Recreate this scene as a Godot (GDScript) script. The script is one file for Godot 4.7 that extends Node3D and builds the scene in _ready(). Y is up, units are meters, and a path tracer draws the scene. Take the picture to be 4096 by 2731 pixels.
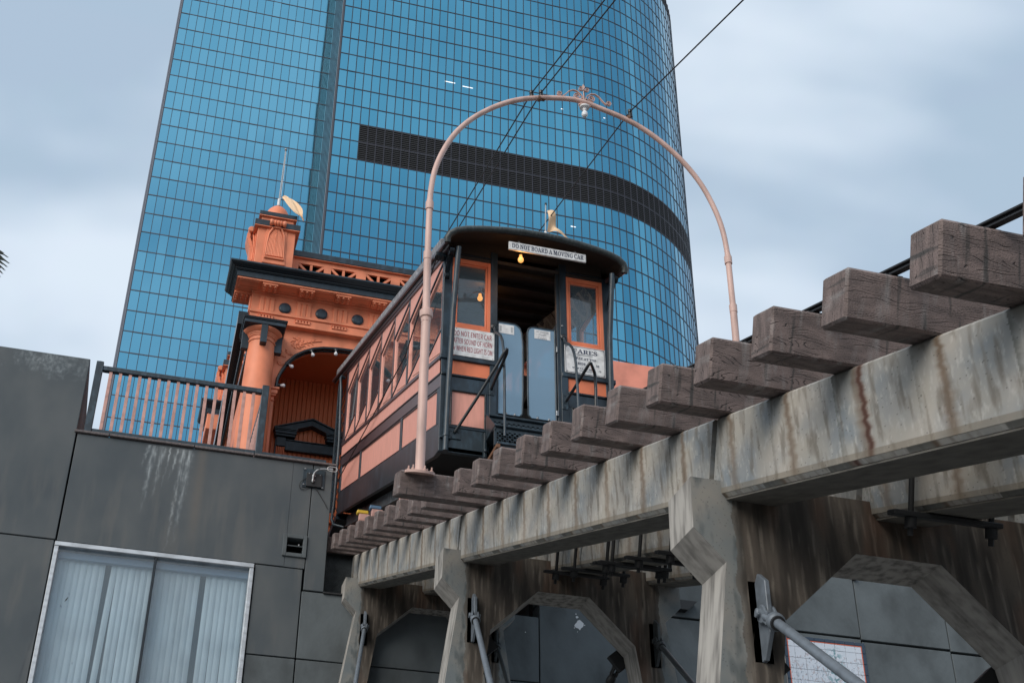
extends Node3D
# Funicular car at its top station under a glass tower. Camera at the origin, y up, metres.
# «Incline» coordinates (x, q, a): q is the height square to the sloping track, a runs downhill.

const SN := 0.3382042
const CS := 0.9410727
const TIE_A := -3.9207
const TIE_STEP := 0.61
const TIE_W := 0.1885
const Q0 := 1.379
const Q1 := 1.578

var M := {}
var taken := {}
var rng := RandomNumberGenerator.new()


# ---------------------------------------------------------------- mesh builder
class MB:
	var v := PackedVector3Array()
	var n := PackedVector3Array()
	var t := PackedVector2Array()
	var ix := PackedInt32Array()
	var uvo := Vector2.ZERO
	var xf := Transform3D.IDENTITY

	func _uv(p: Vector3, nn: Vector3) -> Vector2:
		var m := nn.abs()
		if m.x >= m.y and m.x >= m.z:
			return Vector2(p.y, p.z) + uvo
		if m.y >= m.z:
			return Vector2(p.x, p.z) + uvo
		return Vector2(p.x, p.y) + uvo

	func tri(a: Vector3, b: Vector3, c: Vector3) -> void:
		var nn := (b - a).cross(c - a)
		if nn.length_squared() < 1e-18:
			return
		nn = nn.normalized()
		var w := (xf.basis * nn).normalized()
		var k := v.size()
		for p: Vector3 in [a, c, b]:
			v.append(xf * p)
			n.append(w)
			t.append(_uv(p, nn))
		ix.append_array(PackedInt32Array([k, k + 1, k + 2]))

	func quad(a: Vector3, b: Vector3, c: Vector3, d: Vector3) -> void:
		var nn := (c - a).cross(d - b)
		if nn.length_squared() < 1e-18:
			return
		nn = nn.normalized()
		var w := (xf.basis * nn).normalized()
		var k := v.size()
		for p: Vector3 in [a, d, c, b]:
			v.append(xf * p)
			n.append(w)
			t.append(_uv(p, nn))
		ix.append_array(PackedInt32Array([k, k + 1, k + 2, k, k + 2, k + 3]))

	func quad_out(a: Vector3, b: Vector3, c: Vector3, d: Vector3, o: Vector3) -> void:
		if (c - a).cross(d - b).dot((a + b + c + d) * 0.25 - o) < 0.0:
			quad(a, d, c, b)
		else:
			quad(a, b, c, d)

	func tri_out(a: Vector3, b: Vector3, c: Vector3, o: Vector3) -> void:
		if (b - a).cross(c - a).dot((a + b + c) / 3.0 - o) < 0.0:
			tri(a, c, b)
		else:
			tri(a, b, c)

	# a box from mn to mx with edges cut by bev
	func box(mn: Vector3, mx: Vector3, bev := 0.0) -> void:
		var c := (mn + mx) * 0.5
		var h := ((mx - mn) * 0.5).abs()
		var b := minf(bev, 0.45 * minf(h.x, minf(h.y, h.z)))
		var P := func(s: Vector3, axis: int) -> Vector3:
			var o := h - Vector3(b, b, b)
			o[axis] = h[axis]
			return c + s * o
		for axis in 3:
			var i := (axis + 1) % 3
			var j := (axis + 2) % 3
			for s in [-1.0, 1.0]:
				var q := []
				for st in [[-1.0, -1.0], [1.0, -1.0], [1.0, 1.0], [-1.0, 1.0]]:
					var g := Vector3.ZERO
					g[axis] = s
					g[i] = st[0]
					g[j] = st[1]
					q.append(P.call(g, axis))
				quad_out(q[0], q[1], q[2], q[3], c)
			if b > 0.0:
				for si in [-1.0, 1.0]:
					for sj in [-1.0, 1.0]:
						var g0 := Vector3.ZERO
						g0[axis] = -1.0
						g0[i] = si
						g0[j] = sj
						var g1 := g0
						g1[axis] = 1.0
						quad_out(P.call(g0, i), P.call(g0, j), P.call(g1, j), P.call(g1, i), c)
		if b > 0.0:
			for sx in [-1.0, 1.0]:
				for sy in [-1.0, 1.0]:
					for sz in [-1.0, 1.0]:
						var g := Vector3(sx, sy, sz)
						tri_out(P.call(g, 0), P.call(g, 1), P.call(g, 2), c)

	# polygon in the plane (o, ex, ey) pushed out by dz; bev cuts the edge of both ends
	func prism(poly: PackedVector2Array, o: Vector3, ex: Vector3, ey: Vector3, dz: Vector3, bev := 0.0) -> void:
		var pl := poly.duplicate()
		if Geometry2D.is_polygon_clockwise(pl):
			pl.reverse()
		var w := ex.cross(ey)
		if dz.dot(w) < 0.0:
			o += dz
			dz = -dz
		var m := pl.size()
		var ins := PackedVector2Array()
		for k in m:
			var a := pl[(k + m - 1) % m]
			var b := pl[k]
			var c := pl[(k + 1) % m]
			var e0 := (b - a).normalized()
			var e1 := (c - b).normalized()
			var n0 := Vector2(-e0.y, e0.x)
			var n1 := Vector2(-e1.y, e1.x)
			var d := n0 + n1
			ins.append(b + d * (bev / maxf(0.3, n0.dot(d))))
		var u := dz.normalized()
		var at := func(p: Vector2, dep: float) -> Vector3: return o + ex * p.x + ey * p.y + u * dep
		var L := dz.length()
		var id := Geometry2D.triangulate_polygon(ins)
		for k in range(0, id.size(), 3):
			var a := ins[id[k]]
			var b := ins[id[k + 1]]
			var c := ins[id[k + 2]]
			if (b - a).cross(c - a) < 0.0:
				var sw := b
				b = c
				c = sw
			tri(at.call(a, L), at.call(b, L), at.call(c, L))
			tri(at.call(a, 0.0), at.call(c, 0.0), at.call(b, 0.0))
		for k in m:
			var k2 := (k + 1) % m
			quad(at.call(pl[k], bev), at.call(pl[k2], bev), at.call(pl[k2], L - bev), at.call(pl[k], L - bev))
			if bev > 0.0:
				quad(at.call(pl[k], L - bev), at.call(pl[k2], L - bev), at.call(ins[k2], L), at.call(ins[k], L))
				quad(at.call(ins[k], 0.0), at.call(ins[k2], 0.0), at.call(pl[k2], bev), at.call(pl[k], bev))

	func _ring(k: int, m: int) -> void:
		for i in m:
			var j := (i + 1) % m
			ix.append_array(PackedInt32Array([k + i, k + m + i, k + m + j, k + i, k + m + j, k + j]))

	# round bar along pts; r is one radius or a list
	func tube(pts: PackedVector3Array, r, sides := 10, caps := true) -> void:
		var m := pts.size()
		var up := Vector3.UP
		var d0 := (pts[1] - pts[0]).normalized()
		if absf(d0.dot(up)) > 0.9:
			up = Vector3.RIGHT
		var e1 := d0.cross(up).normalized()
		var k0 := v.size()
		var run := 0.0
		for i in m:
			var d: Vector3
			if i == 0:
				d = d0
			elif i == m - 1:
				d = (pts[i] - pts[i - 1]).normalized()
			else:
				d = ((pts[i + 1] - pts[i]).normalized() + (pts[i] - pts[i - 1]).normalized()).normalized()
			if i > 0:
				run += pts[i].distance_to(pts[i - 1])
			e1 = (e1 - d * e1.dot(d)).normalized()
			var e2 := d.cross(e1)
			var rr: float = r if r is float else r[i]
			for s in sides:
				var an := TAU * s / sides
				var nn := e1 * cos(an) + e2 * sin(an)
				v.append(xf * (pts[i] + nn * rr))
				n.append((xf.basis * nn).normalized())
				t.append(Vector2(float(s) / sides * 0.2, run) + uvo)
		for i in m - 1:
			_ring(k0 + i * sides, sides)
		if caps:
			for e in 2:
				var c: Vector3 = pts[0] if e == 0 else pts[m - 1]
				var nn: Vector3 = (pts[0] - pts[1]).normalized() if e == 0 else (pts[m - 1] - pts[m - 2]).normalized()
				var kb := k0 if e == 0 else k0 + (m - 1) * sides
				var k := v.size()
				v.append(xf * c)
				n.append((xf.basis * nn).normalized())
				t.append(uvo)
				for s in sides:
					v.append(v[kb + s])
					n.append((xf.basis * nn).normalized())
					t.append(uvo)
				for s in sides:
					var s2 := (s + 1) % sides
					if e == 0:
						ix.append_array(PackedInt32Array([k, k + 1 + s, k + 1 + s2]))
					else:
						ix.append_array(PackedInt32Array([k, k + 1 + s2, k + 1 + s]))

	# turned shape: profile of (radius, height) from bottom to top about o, axis y of the basis
	func lathe(prof: PackedVector2Array, o: Vector3, seg := 20, bs := Basis.IDENTITY) -> void:
		for i in prof.size() - 1:
			var a := prof[i]
			var b := prof[i + 1]
			var e := b - a
			if e.length() < 1e-6:
				continue
			var nr := Vector2(e.y, -e.x).normalized()
			var k := v.size()
			for pp: Vector2 in [a, b]:
				for s in seg:
					var an := TAU * s / seg
					var dir := Vector3(cos(an), 0, sin(an))
					v.append(xf * (o + bs * (dir * pp.x + Vector3.UP * pp.y)))
					n.append((xf.basis * (bs * (dir * nr.x + Vector3.UP * nr.y))).normalized())
					t.append(Vector2(float(s) / seg, pp.y) + uvo)
			for s in seg:
				var s2 := (s + 1) % seg
				ix.append_array(PackedInt32Array([k + s, k + s2, k + seg + s2, k + s, k + seg + s2, k + seg + s]))

	# smooth ball
	func ball(o: Vector3, r: Vector3, seg := 14) -> void:
		var k := v.size()
		var rows := seg / 2 + 1
		for i in rows:
			var la := PI * i / (rows - 1) - PI / 2
			for s in seg:
				var an := TAU * s / seg
				var d := Vector3(cos(la) * cos(an), sin(la), cos(la) * sin(an))
				v.append(xf * (o + d * r))
				n.append((xf.basis * (d / r)).normalized())
				t.append(Vector2(float(s) / seg, float(i) / rows))
		for i in rows - 1:
			for s in seg:
				var s2 := (s + 1) % seg
				var a := k + i * seg
				ix.append_array(PackedInt32Array([a + s, a + s2, a + seg + s2, a + s, a + seg + s2, a + seg + s]))

	# flat bar along pts: width w along side vector, thickness th across
	func ribbon(pts: PackedVector3Array, side: Vector3, w: float, th: float) -> void:
		for i in pts.size() - 1:
			var a := pts[i]
			var b := pts[i + 1]
			var d := (b - a).normalized()
			var nn := side.cross(d).normalized() * th * 0.5
			var sd := side * w * 0.5
			var c := (a + b) * 0.5
			quad_out(a + nn - sd, b + nn - sd, b + nn + sd, a + nn + sd, c)
			quad_out(a - nn - sd, b - nn - sd, b - nn + sd, a - nn + sd, c)
			quad_out(a + nn + sd, b + nn + sd, b - nn + sd, a - nn + sd, c)
			quad_out(a + nn - sd, b + nn - sd, b - nn - sd, a - nn - sd, c)

	func mesh() -> ArrayMesh:
		var arr := []
		arr.resize(Mesh.ARRAY_MAX)
		arr[Mesh.ARRAY_VERTEX] = v
		arr[Mesh.ARRAY_NORMAL] = n
		arr[Mesh.ARRAY_TEX_UV] = t
		arr[Mesh.ARRAY_INDEX] = ix
		var am := ArrayMesh.new()
		am.add_surface_from_arrays(Mesh.PRIMITIVE_TRIANGLES, arr)
		return am


# ---------------------------------------------------------------- objects
func numbered(called: String) -> String:
	if not taken.has(called):
		taken[called] = 0
		return called
	taken[called] += 1
	return "%s_%03d" % [called, taken[called]]


func thing(called: String, label: String, category: String, at := Vector3.ZERO, group := "") -> Node3D:
	var o := Node3D.new()
	o.name = numbered(called)
	add_child(o)
	o.position = at
	tag(o, label, category, group)
	return o


func tag(o: Node3D, label: String, category := "", group := "") -> void:
	o.set_meta("label", label)
	if category:
		o.set_meta("category", category)
	if group:
		o.set_meta("group", group)


func piece(called: String, me: Mesh, mat: Material, parent: Node, at := Vector3.ZERO) -> MeshInstance3D:
	var o := MeshInstance3D.new()
	if parent == self:
		o.name = numbered(called)
	else:
		o.name = called if not parent.has_node(called) else _sub(parent, called)
	o.mesh = me
	o.material_override = mat
	parent.add_child(o, true)
	o.position = at
	return o


func _sub(parent: Node, called: String) -> String:
	var k: int = parent.get_meta("_n_" + called, 0) + 1
	parent.set_meta("_n_" + called, k)
	return "%s_%03d" % [called, k]


func part(called: String, b: MB, mat: Material, parent: Node, at := Vector3.ZERO) -> MeshInstance3D:
	return piece(called, b.mesh(), mat, parent, at)


func stuff(o: Node) -> Node:
	o.set_meta("kind", "stuff")
	return o


func structure(called: String, b: MB, mat: Material) -> MeshInstance3D:
	var o := part(called, b, mat, self)
	o.set_meta("kind", "structure")
	return o


func bx(mn: Vector3, mx: Vector3, bev := 0.0) -> MB:
	var b := MB.new()
	b.box(mn, mx, bev)
	return b


func inc(x: float, q: float, a: float) -> Vector3:
	return Vector3(x, CS * q - SN * a, SN * q + CS * a)


func inc_xf() -> Transform3D:
	return Transform3D(Basis(Vector3(1, 0, 0), Vector3(0, CS, SN), Vector3(0, -SN, CS)), Vector3.ZERO)


# a point of the car's side given world z and height q square to the slope
func zq(x: float, z: float, q: float) -> Vector3:
	return Vector3(x, (q - z * SN) / CS, z)


func arc(c: Vector3, ex: Vector3, ey: Vector3, r: float, a0: float, a1: float, k: int) -> PackedVector3Array:
	var o := PackedVector3Array()
	for i in k + 1:
		var an := lerpf(a0, a1, float(i) / k)
		o.append(c + ex * (r * cos(an)) + ey * (r * sin(an)))
	return o


func words(txt: String, font: Font, height: float, width: float, mat: Material, parent: Node, at: Vector3, called := "lettering", depth := 0.003) -> MeshInstance3D:
	var tm := TextMesh.new()
	tm.text = txt
	tm.font = font
	tm.font_size = 48
	tm.pixel_size = 0.01
	tm.depth = 0.01
	tm.curve_step = 1.0
	var o := piece(called, tm, mat, parent)
	var bb := tm.get_aabb()
	var sc := Vector3(width / bb.size.x, height / bb.size.y, depth / 0.01)
	o.scale = sc
	o.position = at - Vector3((bb.position.x + bb.size.x / 2) * sc.x, (bb.position.y + bb.size.y / 2) * sc.y, 0)
	return o


func ordinal(k: int) -> String:
	return ["zeroth", "first", "second", "third", "fourth", "fifth", "sixth", "seventh", "eighth", "ninth", "tenth", "eleventh", "twelfth", "thirteenth"][k]


func _ready() -> void:
	rng.seed = 7
	var cam := Camera3D.new()
	cam.name = "camera"
	add_child(cam)
	cam.rotation = Vector3(0.5738333, -0.2869478, 0.0003637)
	cam.fov = rad_to_deg(2.0 * atan(2048.0 / 5517.46 * 682.0 / 1024.0))
	cam.near = 0.05
	cam.far = 2000.0
	cam.current = true
	var sun_dir := Vector3(-0.66, 0.52, 0.54).normalized()
	var env := Environment.new()
	env.background_mode = Environment.BG_SKY
	var sky := Sky.new()
	var sm := PanoramaSkyMaterial.new()
	sm.panorama = sky_panorama(sun_dir)
	sky.sky_material = sm
	env.sky = sky
	env.background_energy_multiplier = 1.0
	env.tonemap_mode = Environment.TONE_MAPPER_LINEAR
	env.tonemap_exposure = 1.5
	env.sdfgi_enabled = true
	env.ssao_enabled = true
	env.ssil_enabled = true
	var we := WorldEnvironment.new()
	we.name = "world"
	we.environment = env
	add_child(we)
	var sun := DirectionalLight3D.new()
	sun.name = "veiled_sun"
	sun.light_energy = 0.5
	sun.light_color = Color(1.0, 0.97, 0.93)
	sun.light_angular_distance = 45.0
	sun.shadow_enabled = true
	add_child(sun)
	sun.look_at_from_position(sun_dir * 50.0, Vector3.ZERO)

	make_materials()
	build_setting()
	build_tower()
	build_low_building()
	build_mural()
	build_railings()
	build_station()
	build_girders()
	build_ties()
	build_bents()
	build_arch()
	build_car()
	build_small()


# ---------------------------------------------------------------- materials
func lin(r: float, g: float, b: float) -> Color:
	return Color(r, g, b).linear_to_srgb()


func mat(called: String, c: Color, rough := 0.7, metal := 0.0) -> StandardMaterial3D:
	var m := StandardMaterial3D.new()
	m.resource_name = called
	m.albedo_color = c
	m.roughness = rough
	m.metallic = metal
	M[called] = m
	return m


func noise_tex(sd: int, freq: float, oct: int, ramp: Array, size := 256) -> NoiseTexture2D:
	var fn := FastNoiseLite.new()
	fn.seed = sd
	fn.frequency = freq
	fn.fractal_octaves = oct
	fn.noise_type = FastNoiseLite.TYPE_SIMPLEX_SMOOTH
	var g := Gradient.new()
	g.offsets = PackedFloat32Array(ramp.map(func(e): return e[0]))
	g.colors = PackedColorArray(ramp.map(func(e): return e[1]))
	var nt := NoiseTexture2D.new()
	nt.width = size
	nt.height = size
	nt.seamless = true
	nt.noise = fn
	nt.color_ramp = g
	return nt


func bump_tex(sd: int, freq: float, oct: int, strength: float, size := 256) -> NoiseTexture2D:
	var fn := FastNoiseLite.new()
	fn.seed = sd
	fn.frequency = freq
	fn.fractal_octaves = oct
	var nt := NoiseTexture2D.new()
	nt.width = size
	nt.height = size
	nt.seamless = true
	nt.as_normal_map = true
	nt.bump_strength = strength
	nt.noise = fn
	return nt


func grey(x: float) -> Color:
	return Color(x, x, x)


func worn(m: StandardMaterial3D, tex: Texture2D, scale: Vector3, world := true) -> void:
	m.albedo_texture = tex
	m.uv1_triplanar = true
	m.uv1_world_triplanar = world
	m.uv1_scale = scale


func img_tex(w: int, h: int, data: PackedByteArray) -> ImageTexture:
	return ImageTexture.create_from_image(Image.create_from_data(w, h, false, Image.FORMAT_RGB8, data))


func fnl(sd: int, freq: float, oct := 3) -> FastNoiseLite:
	var f := FastNoiseLite.new()
	f.seed = sd
	f.frequency = freq
	f.fractal_octaves = oct
	f.noise_type = FastNoiseLite.TYPE_SIMPLEX_SMOOTH
	return f


func put(d: PackedByteArray, k: int, c: Color) -> void:
	d[k] = clampi(int(c.r * 255.0), 0, 255)
	d[k + 1] = clampi(int(c.g * 255.0), 0, 255)
	d[k + 2] = clampi(int(c.b * 255.0), 0, 255)


# thin high cloud over pale blue, brighter towards the veiled sun
func sky_panorama(sun: Vector3) -> ImageTexture:
	var w := 1024
	var h := 512
	var d := PackedByteArray()
	d.resize(w * h * 3)
	var n1 := fnl(11, 0.55, 5)
	var n2 := fnl(12, 1.6, 4)
	var wp := fnl(13, 0.4, 2)
	for j in h:
		var el := PI * (0.5 - (j + 0.5) / h)
		var y := sin(el)
		for i in w:
			var az := TAU * (i + 0.5) / w
			var dir := Vector3(sin(az) * cos(el), y, -cos(az) * cos(el))
			if y < 0.0:
				put(d, (j * w + i) * 3, Color(0.50, 0.51, 0.52))
				continue
			var p := Vector2(dir.x, dir.z) / (y + 0.35)
			var q := p * Vector2(1.3, 2.0) + Vector2.ONE * wp.get_noise_2d(p.x, p.y) * 0.6
			var cl := smoothstep(-0.35, 0.55, n1.get_noise_2d(q.x * 1.6, q.y * 1.6) + 0.35 * n2.get_noise_2d(q.x * 2.0, q.y * 2.6))
			var toward := maxf(0.0, dir.dot(sun))
			cl = clampf(cl * 0.75 + 0.30 * toward * toward - 0.06, 0.0, 1.0)
			var blue := Color(0.57, 0.64, 0.71).lerp(Color(0.66, 0.71, 0.76), pow(1.0 - y, 3.0))
			var c := blue.lerp(Color(0.80, 0.83, 0.865), cl)
			c = c.lerp(Color(1.0, 0.99, 0.97), 0.75 * pow(toward, 10.0))
			put(d, (j * w + i) * 3, c)
	return img_tex(w, h, d)


# concrete girder face: image x is the height q (0.395 m), image y is a, 16 m from uphill to downhill
func beam_texture() -> ImageTexture:
	var w := 96
	var h := 2048
	var a0 := -18.0
	var d := PackedByteArray()
	d.resize(w * h * 3)
	var nb := fnl(21, 1.1, 4)
	var ns := fnl(22, 5.0, 4)
	var nf := fnl(23, 14.0, 3)
	var tan_t := SN / CS
	for j in h:
		var a := a0 + 16.0 * j / h
		for i in w:
			var t := 1.0 - float(i) / w       # 0 at the top
			var s := a - tan_t * t * 0.395     # where a drop that runs down plumb started
			var c := Color(0.68, 0.66, 0.63)
			var bl := nb.get_noise_2d(a * 1.3, t * 0.7)
			c = c.lerp(Color(0.50, 0.53, 0.55), clampf(0.45 + bl, 0.0, 1.0))
			c = c.lerp(Color(0.68, 0.655, 0.61), clampf(0.25 + nb.get_noise_2d(a * 2.0 + 40.0, t), 0.0, 0.8))
			var st := ns.get_noise_2d(s * 2.2, t * 0.22)
			c = c.lerp(Color(0.40, 0.37, 0.33), clampf(st * 1.3 - 0.12, 0.0, 0.55))
			var fs := nf.get_noise_2d(s * 2.0, t * 0.3 + 9.0)
			c = c.lerp(Color(0.80, 0.79, 0.77), clampf(fs * 1.2 - 0.25, 0.0, 0.5))
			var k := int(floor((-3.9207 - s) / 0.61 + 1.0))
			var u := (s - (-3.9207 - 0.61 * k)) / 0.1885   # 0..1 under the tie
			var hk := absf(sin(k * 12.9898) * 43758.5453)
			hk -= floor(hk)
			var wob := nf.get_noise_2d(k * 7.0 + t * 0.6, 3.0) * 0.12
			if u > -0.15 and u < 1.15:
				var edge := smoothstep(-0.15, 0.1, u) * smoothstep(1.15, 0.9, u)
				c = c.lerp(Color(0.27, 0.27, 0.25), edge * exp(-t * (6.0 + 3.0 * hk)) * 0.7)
			var e1 := exp(-pow((u - 1.0 - wob) / (0.10 + 0.13 * t), 2.0))
			c = c.lerp(Color(0.36, 0.28, 0.21), e1 * (0.45 + 0.35 * hk) * (1.0 - 0.35 * t))
			var e2 := exp(-pow((u + 0.02 - wob) / (0.07 + 0.10 * t), 2.0))
			c = c.lerp(Color(0.33, 0.33, 0.30), e2 * (0.25 + 0.3 * (1.0 - hk)) * (1.0 - 0.5 * t))
			if k == 2:
				var e3 := exp(-pow((u - 1.2 - wob) / 0.12, 2.0))
				c = c.lerp(Color(0.27, 0.15, 0.11), e3 * 0.9)
			if t > 0.93:
				c = c.lerp(Color(0.44, 0.40, 0.34), 0.5)
			if nf.get_noise_2d(a * 30.0, t * 12.0) > 0.62:
				c = c.lerp(Color(0.25, 0.24, 0.23), 0.55)
			put(d, (j * w + i) * 3, c)
	return img_tex(w, h, d)


# bent face: pale where the girder does not drip on it, dark brown runs in between
func bent_texture() -> ImageTexture:
	var w := 512
	var h := 512
	var d := PackedByteArray()
	d.resize(w * h * 3)
	var nb := fnl(31, 0.012, 4)
	var ns := fnl(32, 0.05, 4)
	var nf := fnl(33, 0.16, 3)
	for j in h:
		for i in w:
			var x := 2.4 * i / w - 1.2
			var c := Color(0.52, 0.51, 0.49).lerp(Color(0.42, 0.45, 0.46), clampf(0.5 + nb.get_noise_2d(i, j), 0.0, 1.0))
			var lim := 0.885 + 0.02 * nb.get_noise_2d(j * 2.0, 7.0)
			if absf(x) < lim:
				var st := ns.get_noise_2d(i * 1.1, j * 0.13) + 0.5 * nb.get_noise_2d(i * 1.5, j * 0.6)
				var dk := Color(0.345, 0.315, 0.285).lerp(Color(0.22, 0.20, 0.18), clampf(0.5 + 1.1 * st, 0.0, 1.0))
				var pal := clampf(nf.get_noise_2d(i * 0.6, j * 0.07) * 1.4 - 0.22, 0.0, 0.6)
				dk = dk.lerp(Color(0.52, 0.49, 0.45), pal)
				dk = dk.lerp(Color(0.36, 0.25, 0.19), clampf(nb.get_noise_2d(i + 300.0, j * 0.3) * 1.2 - 0.1, 0.0, 0.5))
				var fade := smoothstep(0.0, 0.05, lim - absf(x))
				var low := smoothstep(180.0, 420.0, float(j)) * clampf(0.35 + nb.get_noise_2d(i * 2.0, j * 0.8), 0.0, 0.8)
				c = c.lerp(dk, (0.6 + 0.4 * fade) * (1.0 - 0.75 * low))
			else:
				c = c.lerp(Color(0.24, 0.27, 0.28), clampf(nb.get_noise_2d(i * 2.6, j * 1.0) * 1.5 - 0.2, 0.0, 0.6))
			if nf.get_noise_2d(i * 3.0, j * 3.0) > 0.55:
				c = c.lerp(Color(0.2, 0.2, 0.19), 0.4)
			put(d, (j * w + i) * 3, c)
	return img_tex(w, h, d)


# brown concrete cast to look like sawn timber: x along the tie, y across it; four boards above one another
func tie_textures() -> Array:
	var w := 1024
	var h := 512
	var d := PackedByteArray()
	d.resize(w * h * 3)
	var hm := Image.create(w, h, false, Image.FORMAT_RGB8)
	var ng := fnl(41, 0.006, 3)
	var nb := fnl(42, 0.02, 4)
	var nf := fnl(43, 0.25, 2)
	var nv := fnl(44, 0.03, 3)
	for j in h:
		var row := j / 128
		var y := float(j % 128)
		for i in w:
			var kx := 180.0 + 260.0 * row + 40.0 * (row % 2)
			var ky := 40.0 + 15.0 * row
			var dx := (i - kx) / 90.0
			var dy := (y - ky) / 34.0
			var r2 := dx * dx + dy * dy
			var bend := 26.0 * (1.0 if y > ky else -1.0) * exp(-r2 * 0.8) * (1.0 if row != 1 else 0.3)
			var g: float = (y + bend) * 0.16 + 3.2 * ng.get_noise_2d(i * 0.8, row * 500.0 + y * 2.2)
			var f: float = g - floorf(g)
			var line := smoothstep(0.80, 0.94, f) * (1.0 - smoothstep(0.94, 1.0, f)) * smoothstep(-0.25, 0.3, nb.get_noise_2d(i * 0.35, j * 2.0))
			var c := Color(0.49, 0.43, 0.415).lerp(Color(0.385, 0.34, 0.33), clampf(0.5 + nb.get_noise_2d(i * 0.6, j * 1.2), 0.0, 1.0))
			var pale := clampf(nv.get_noise_2d(i * 0.9, row * 90.0 + y * 0.12) * 1.9 - 0.45, 0.0, 0.75)
			c = c.lerp(Color(0.60, 0.60, 0.60), pale * (0.35 + 0.5 * y / 128.0))
			var dark := clampf(nv.get_noise_2d(i * 1.4 + 700.0, row * 70.0 + y * 0.1) * 2.0 - 0.75, 0.0, 0.6)
			c = c.lerp(Color(0.15, 0.16, 0.16), dark)
			c = c.lerp(Color(0.15, 0.125, 0.12), line * 0.8)
			if nf.get_noise_2d(i * 1.0, j * 1.6) > 0.56:
				c = c.lerp(Color(0.14, 0.12, 0.11), 0.6)
			put(d, (j * w + i) * 3, c)
			hm.set_pixel(i, j, grey(clampf(0.75 - line * 0.6 + 0.08 * nf.get_noise_2d(i, j), 0.0, 1.0)))
	hm.bump_map_to_normal_map(6.0)
	return [img_tex(w, h, d), ImageTexture.create_from_image(hm)]


# painted render of the low building: 4.6 m square with the runs and the scuffed corner where the photograph has them
func wall_texture() -> ImageTexture:
	var w := 1024
	var h := 1024
	var d := PackedByteArray()
	d.resize(w * h * 3)
	var nb := fnl(51, 0.006, 4)
	var nl := fnl(52, 0.02, 4)
	var nv := fnl(53, 0.035, 3)
	var runs := [[0.02, 0.035, 0.95], [0.13, 0.03, 0.75], [-0.05, 0.02, 0.35], [0.30, 0.02, 0.5], [0.38, 0.026, 1.45], [0.46, 0.035, 1.35], [0.22, 0.012, 0.6]]
	for j in h:
		var Y := 9.5 - 4.6 * j / h
		for i in w:
			var X := -2.2 + 4.6 * i / w
			var c := Color(0.335, 0.355, 0.365).lerp(Color(0.275, 0.305, 0.325), clampf(0.5 + 0.9 * nb.get_noise_2d(i, j * 0.6), 0.0, 1.0))
			c = c.lerp(Color(0.40, 0.395, 0.385), clampf(nl.get_noise_2d(i * 0.9, j * 0.12) * 0.9, 0.0, 0.4) * smoothstep(8.3, 7.4, Y) )
			c = c.lerp(Color(0.42, 0.39, 0.36), 0.5 * exp(-pow((X - 0.62) / 0.07, 2.0)) * smoothstep(6.8, 7.6, Y) * (1.0 if Y < 8.4 else 0.0))
			if Y < 8.4 and Y > 6.9:
				for r in runs:
					var dep: float = (8.36 - Y) / r[2]
					if dep < 0.0 or dep > 1.0:
						continue
					var xc: float = r[0] - 0.06 * dep + 0.02 * nv.get_noise_2d(r[0] * 900.0, j * 1.2)
					var wd: float = r[1] * (1.15 - 0.75 * dep)
					var e := exp(-pow((X - xc) / wd, 2.0)) * (1.0 - dep * dep) * clampf(0.55 + 0.9 * nv.get_noise_2d(i * 3.0, j * 0.5), 0.1, 1.0)
					c = c.lerp(Color(0.66, 0.69, 0.70), e * 0.85)
			if Y > 8.9 and X < -0.95:
				var sx := (X + 1.42) / 0.42
				var sy := (Y - 9.36) / 0.20
				var e := clampf(1.25 - sqrt(sx * sx + sy * sy) + 0.9 * nl.get_noise_2d(i * 1.4, j * 1.4), 0.0, 1.0)
				c = c.lerp(Color(0.56, 0.59, 0.60), e * 0.62 * clampf(0.6 + nl.get_noise_2d(i * 4.0, j * 3.0), 0.2, 1.0))
			var trace := exp(-pow((X + 1.02 + 0.105 * (Y - 7.0) * -1.0 - 0.16) / 0.012, 2.0)) if X < -0.95 else 0.0
			c = c.lerp(Color(0.24, 0.26, 0.28), trace * 0.6 * clampf(0.6 + nl.get_noise_2d(3.0, j * 0.7), 0.0, 1.0))
			put(d, (j * w + i) * 3, c)
	return img_tex(w, h, d)


# glazed tile picture: loose brush marks of a tree over rooftops on white
func mural_texture() -> ImageTexture:
	var w := 512
	var h := 512
	var d := PackedByteArray()
	d.resize(w * h * 3)
	var n1 := fnl(61, 0.03, 4)
	var n2 := fnl(62, 0.012, 3)
	var n3 := fnl(63, 0.06, 3)
	for j in h:
		for i in w:
			var c := Color(0.80, 0.83, 0.87)
			var sx := (i - 300.0) / (22.0 + 0.16 * j)
			var m := exp(-sx * sx) * smoothstep(30.0, 70.0, j)
			var tk := clampf(n1.get_noise_2d(i * 1.2, j * 1.2) * 3.0 + 0.2, 0.0, 1.0)
			c = c.lerp(Color(0.33, 0.50, 0.53), m * tk * 0.8)
			var lines := absf(n2.get_noise_2d(i * 2.0, j * 1.0))
			if lines < 0.02 and j > 110 and n3.get_noise_2d(i, j) > -0.05:
				c = c.lerp(Color(0.30, 0.36, 0.42), 0.7)
			var up := absf(n3.get_noise_2d(i * 0.9, j * 0.08))
			if up < 0.035 and j > 150 and n1.get_noise_2d(i * 0.5, j * 0.5) > 0.02:
				c = c.lerp(Color(0.35, 0.42, 0.50), 0.55)
			if n1.get_noise_2d(i + 900.0, j * 1.0) > 0.33 and j > 90:
				c = c.lerp(Color(0.62, 0.55, 0.55), 0.45)
			put(d, (j * w + i) * 3, c)
	return img_tex(w, h, d)


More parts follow.
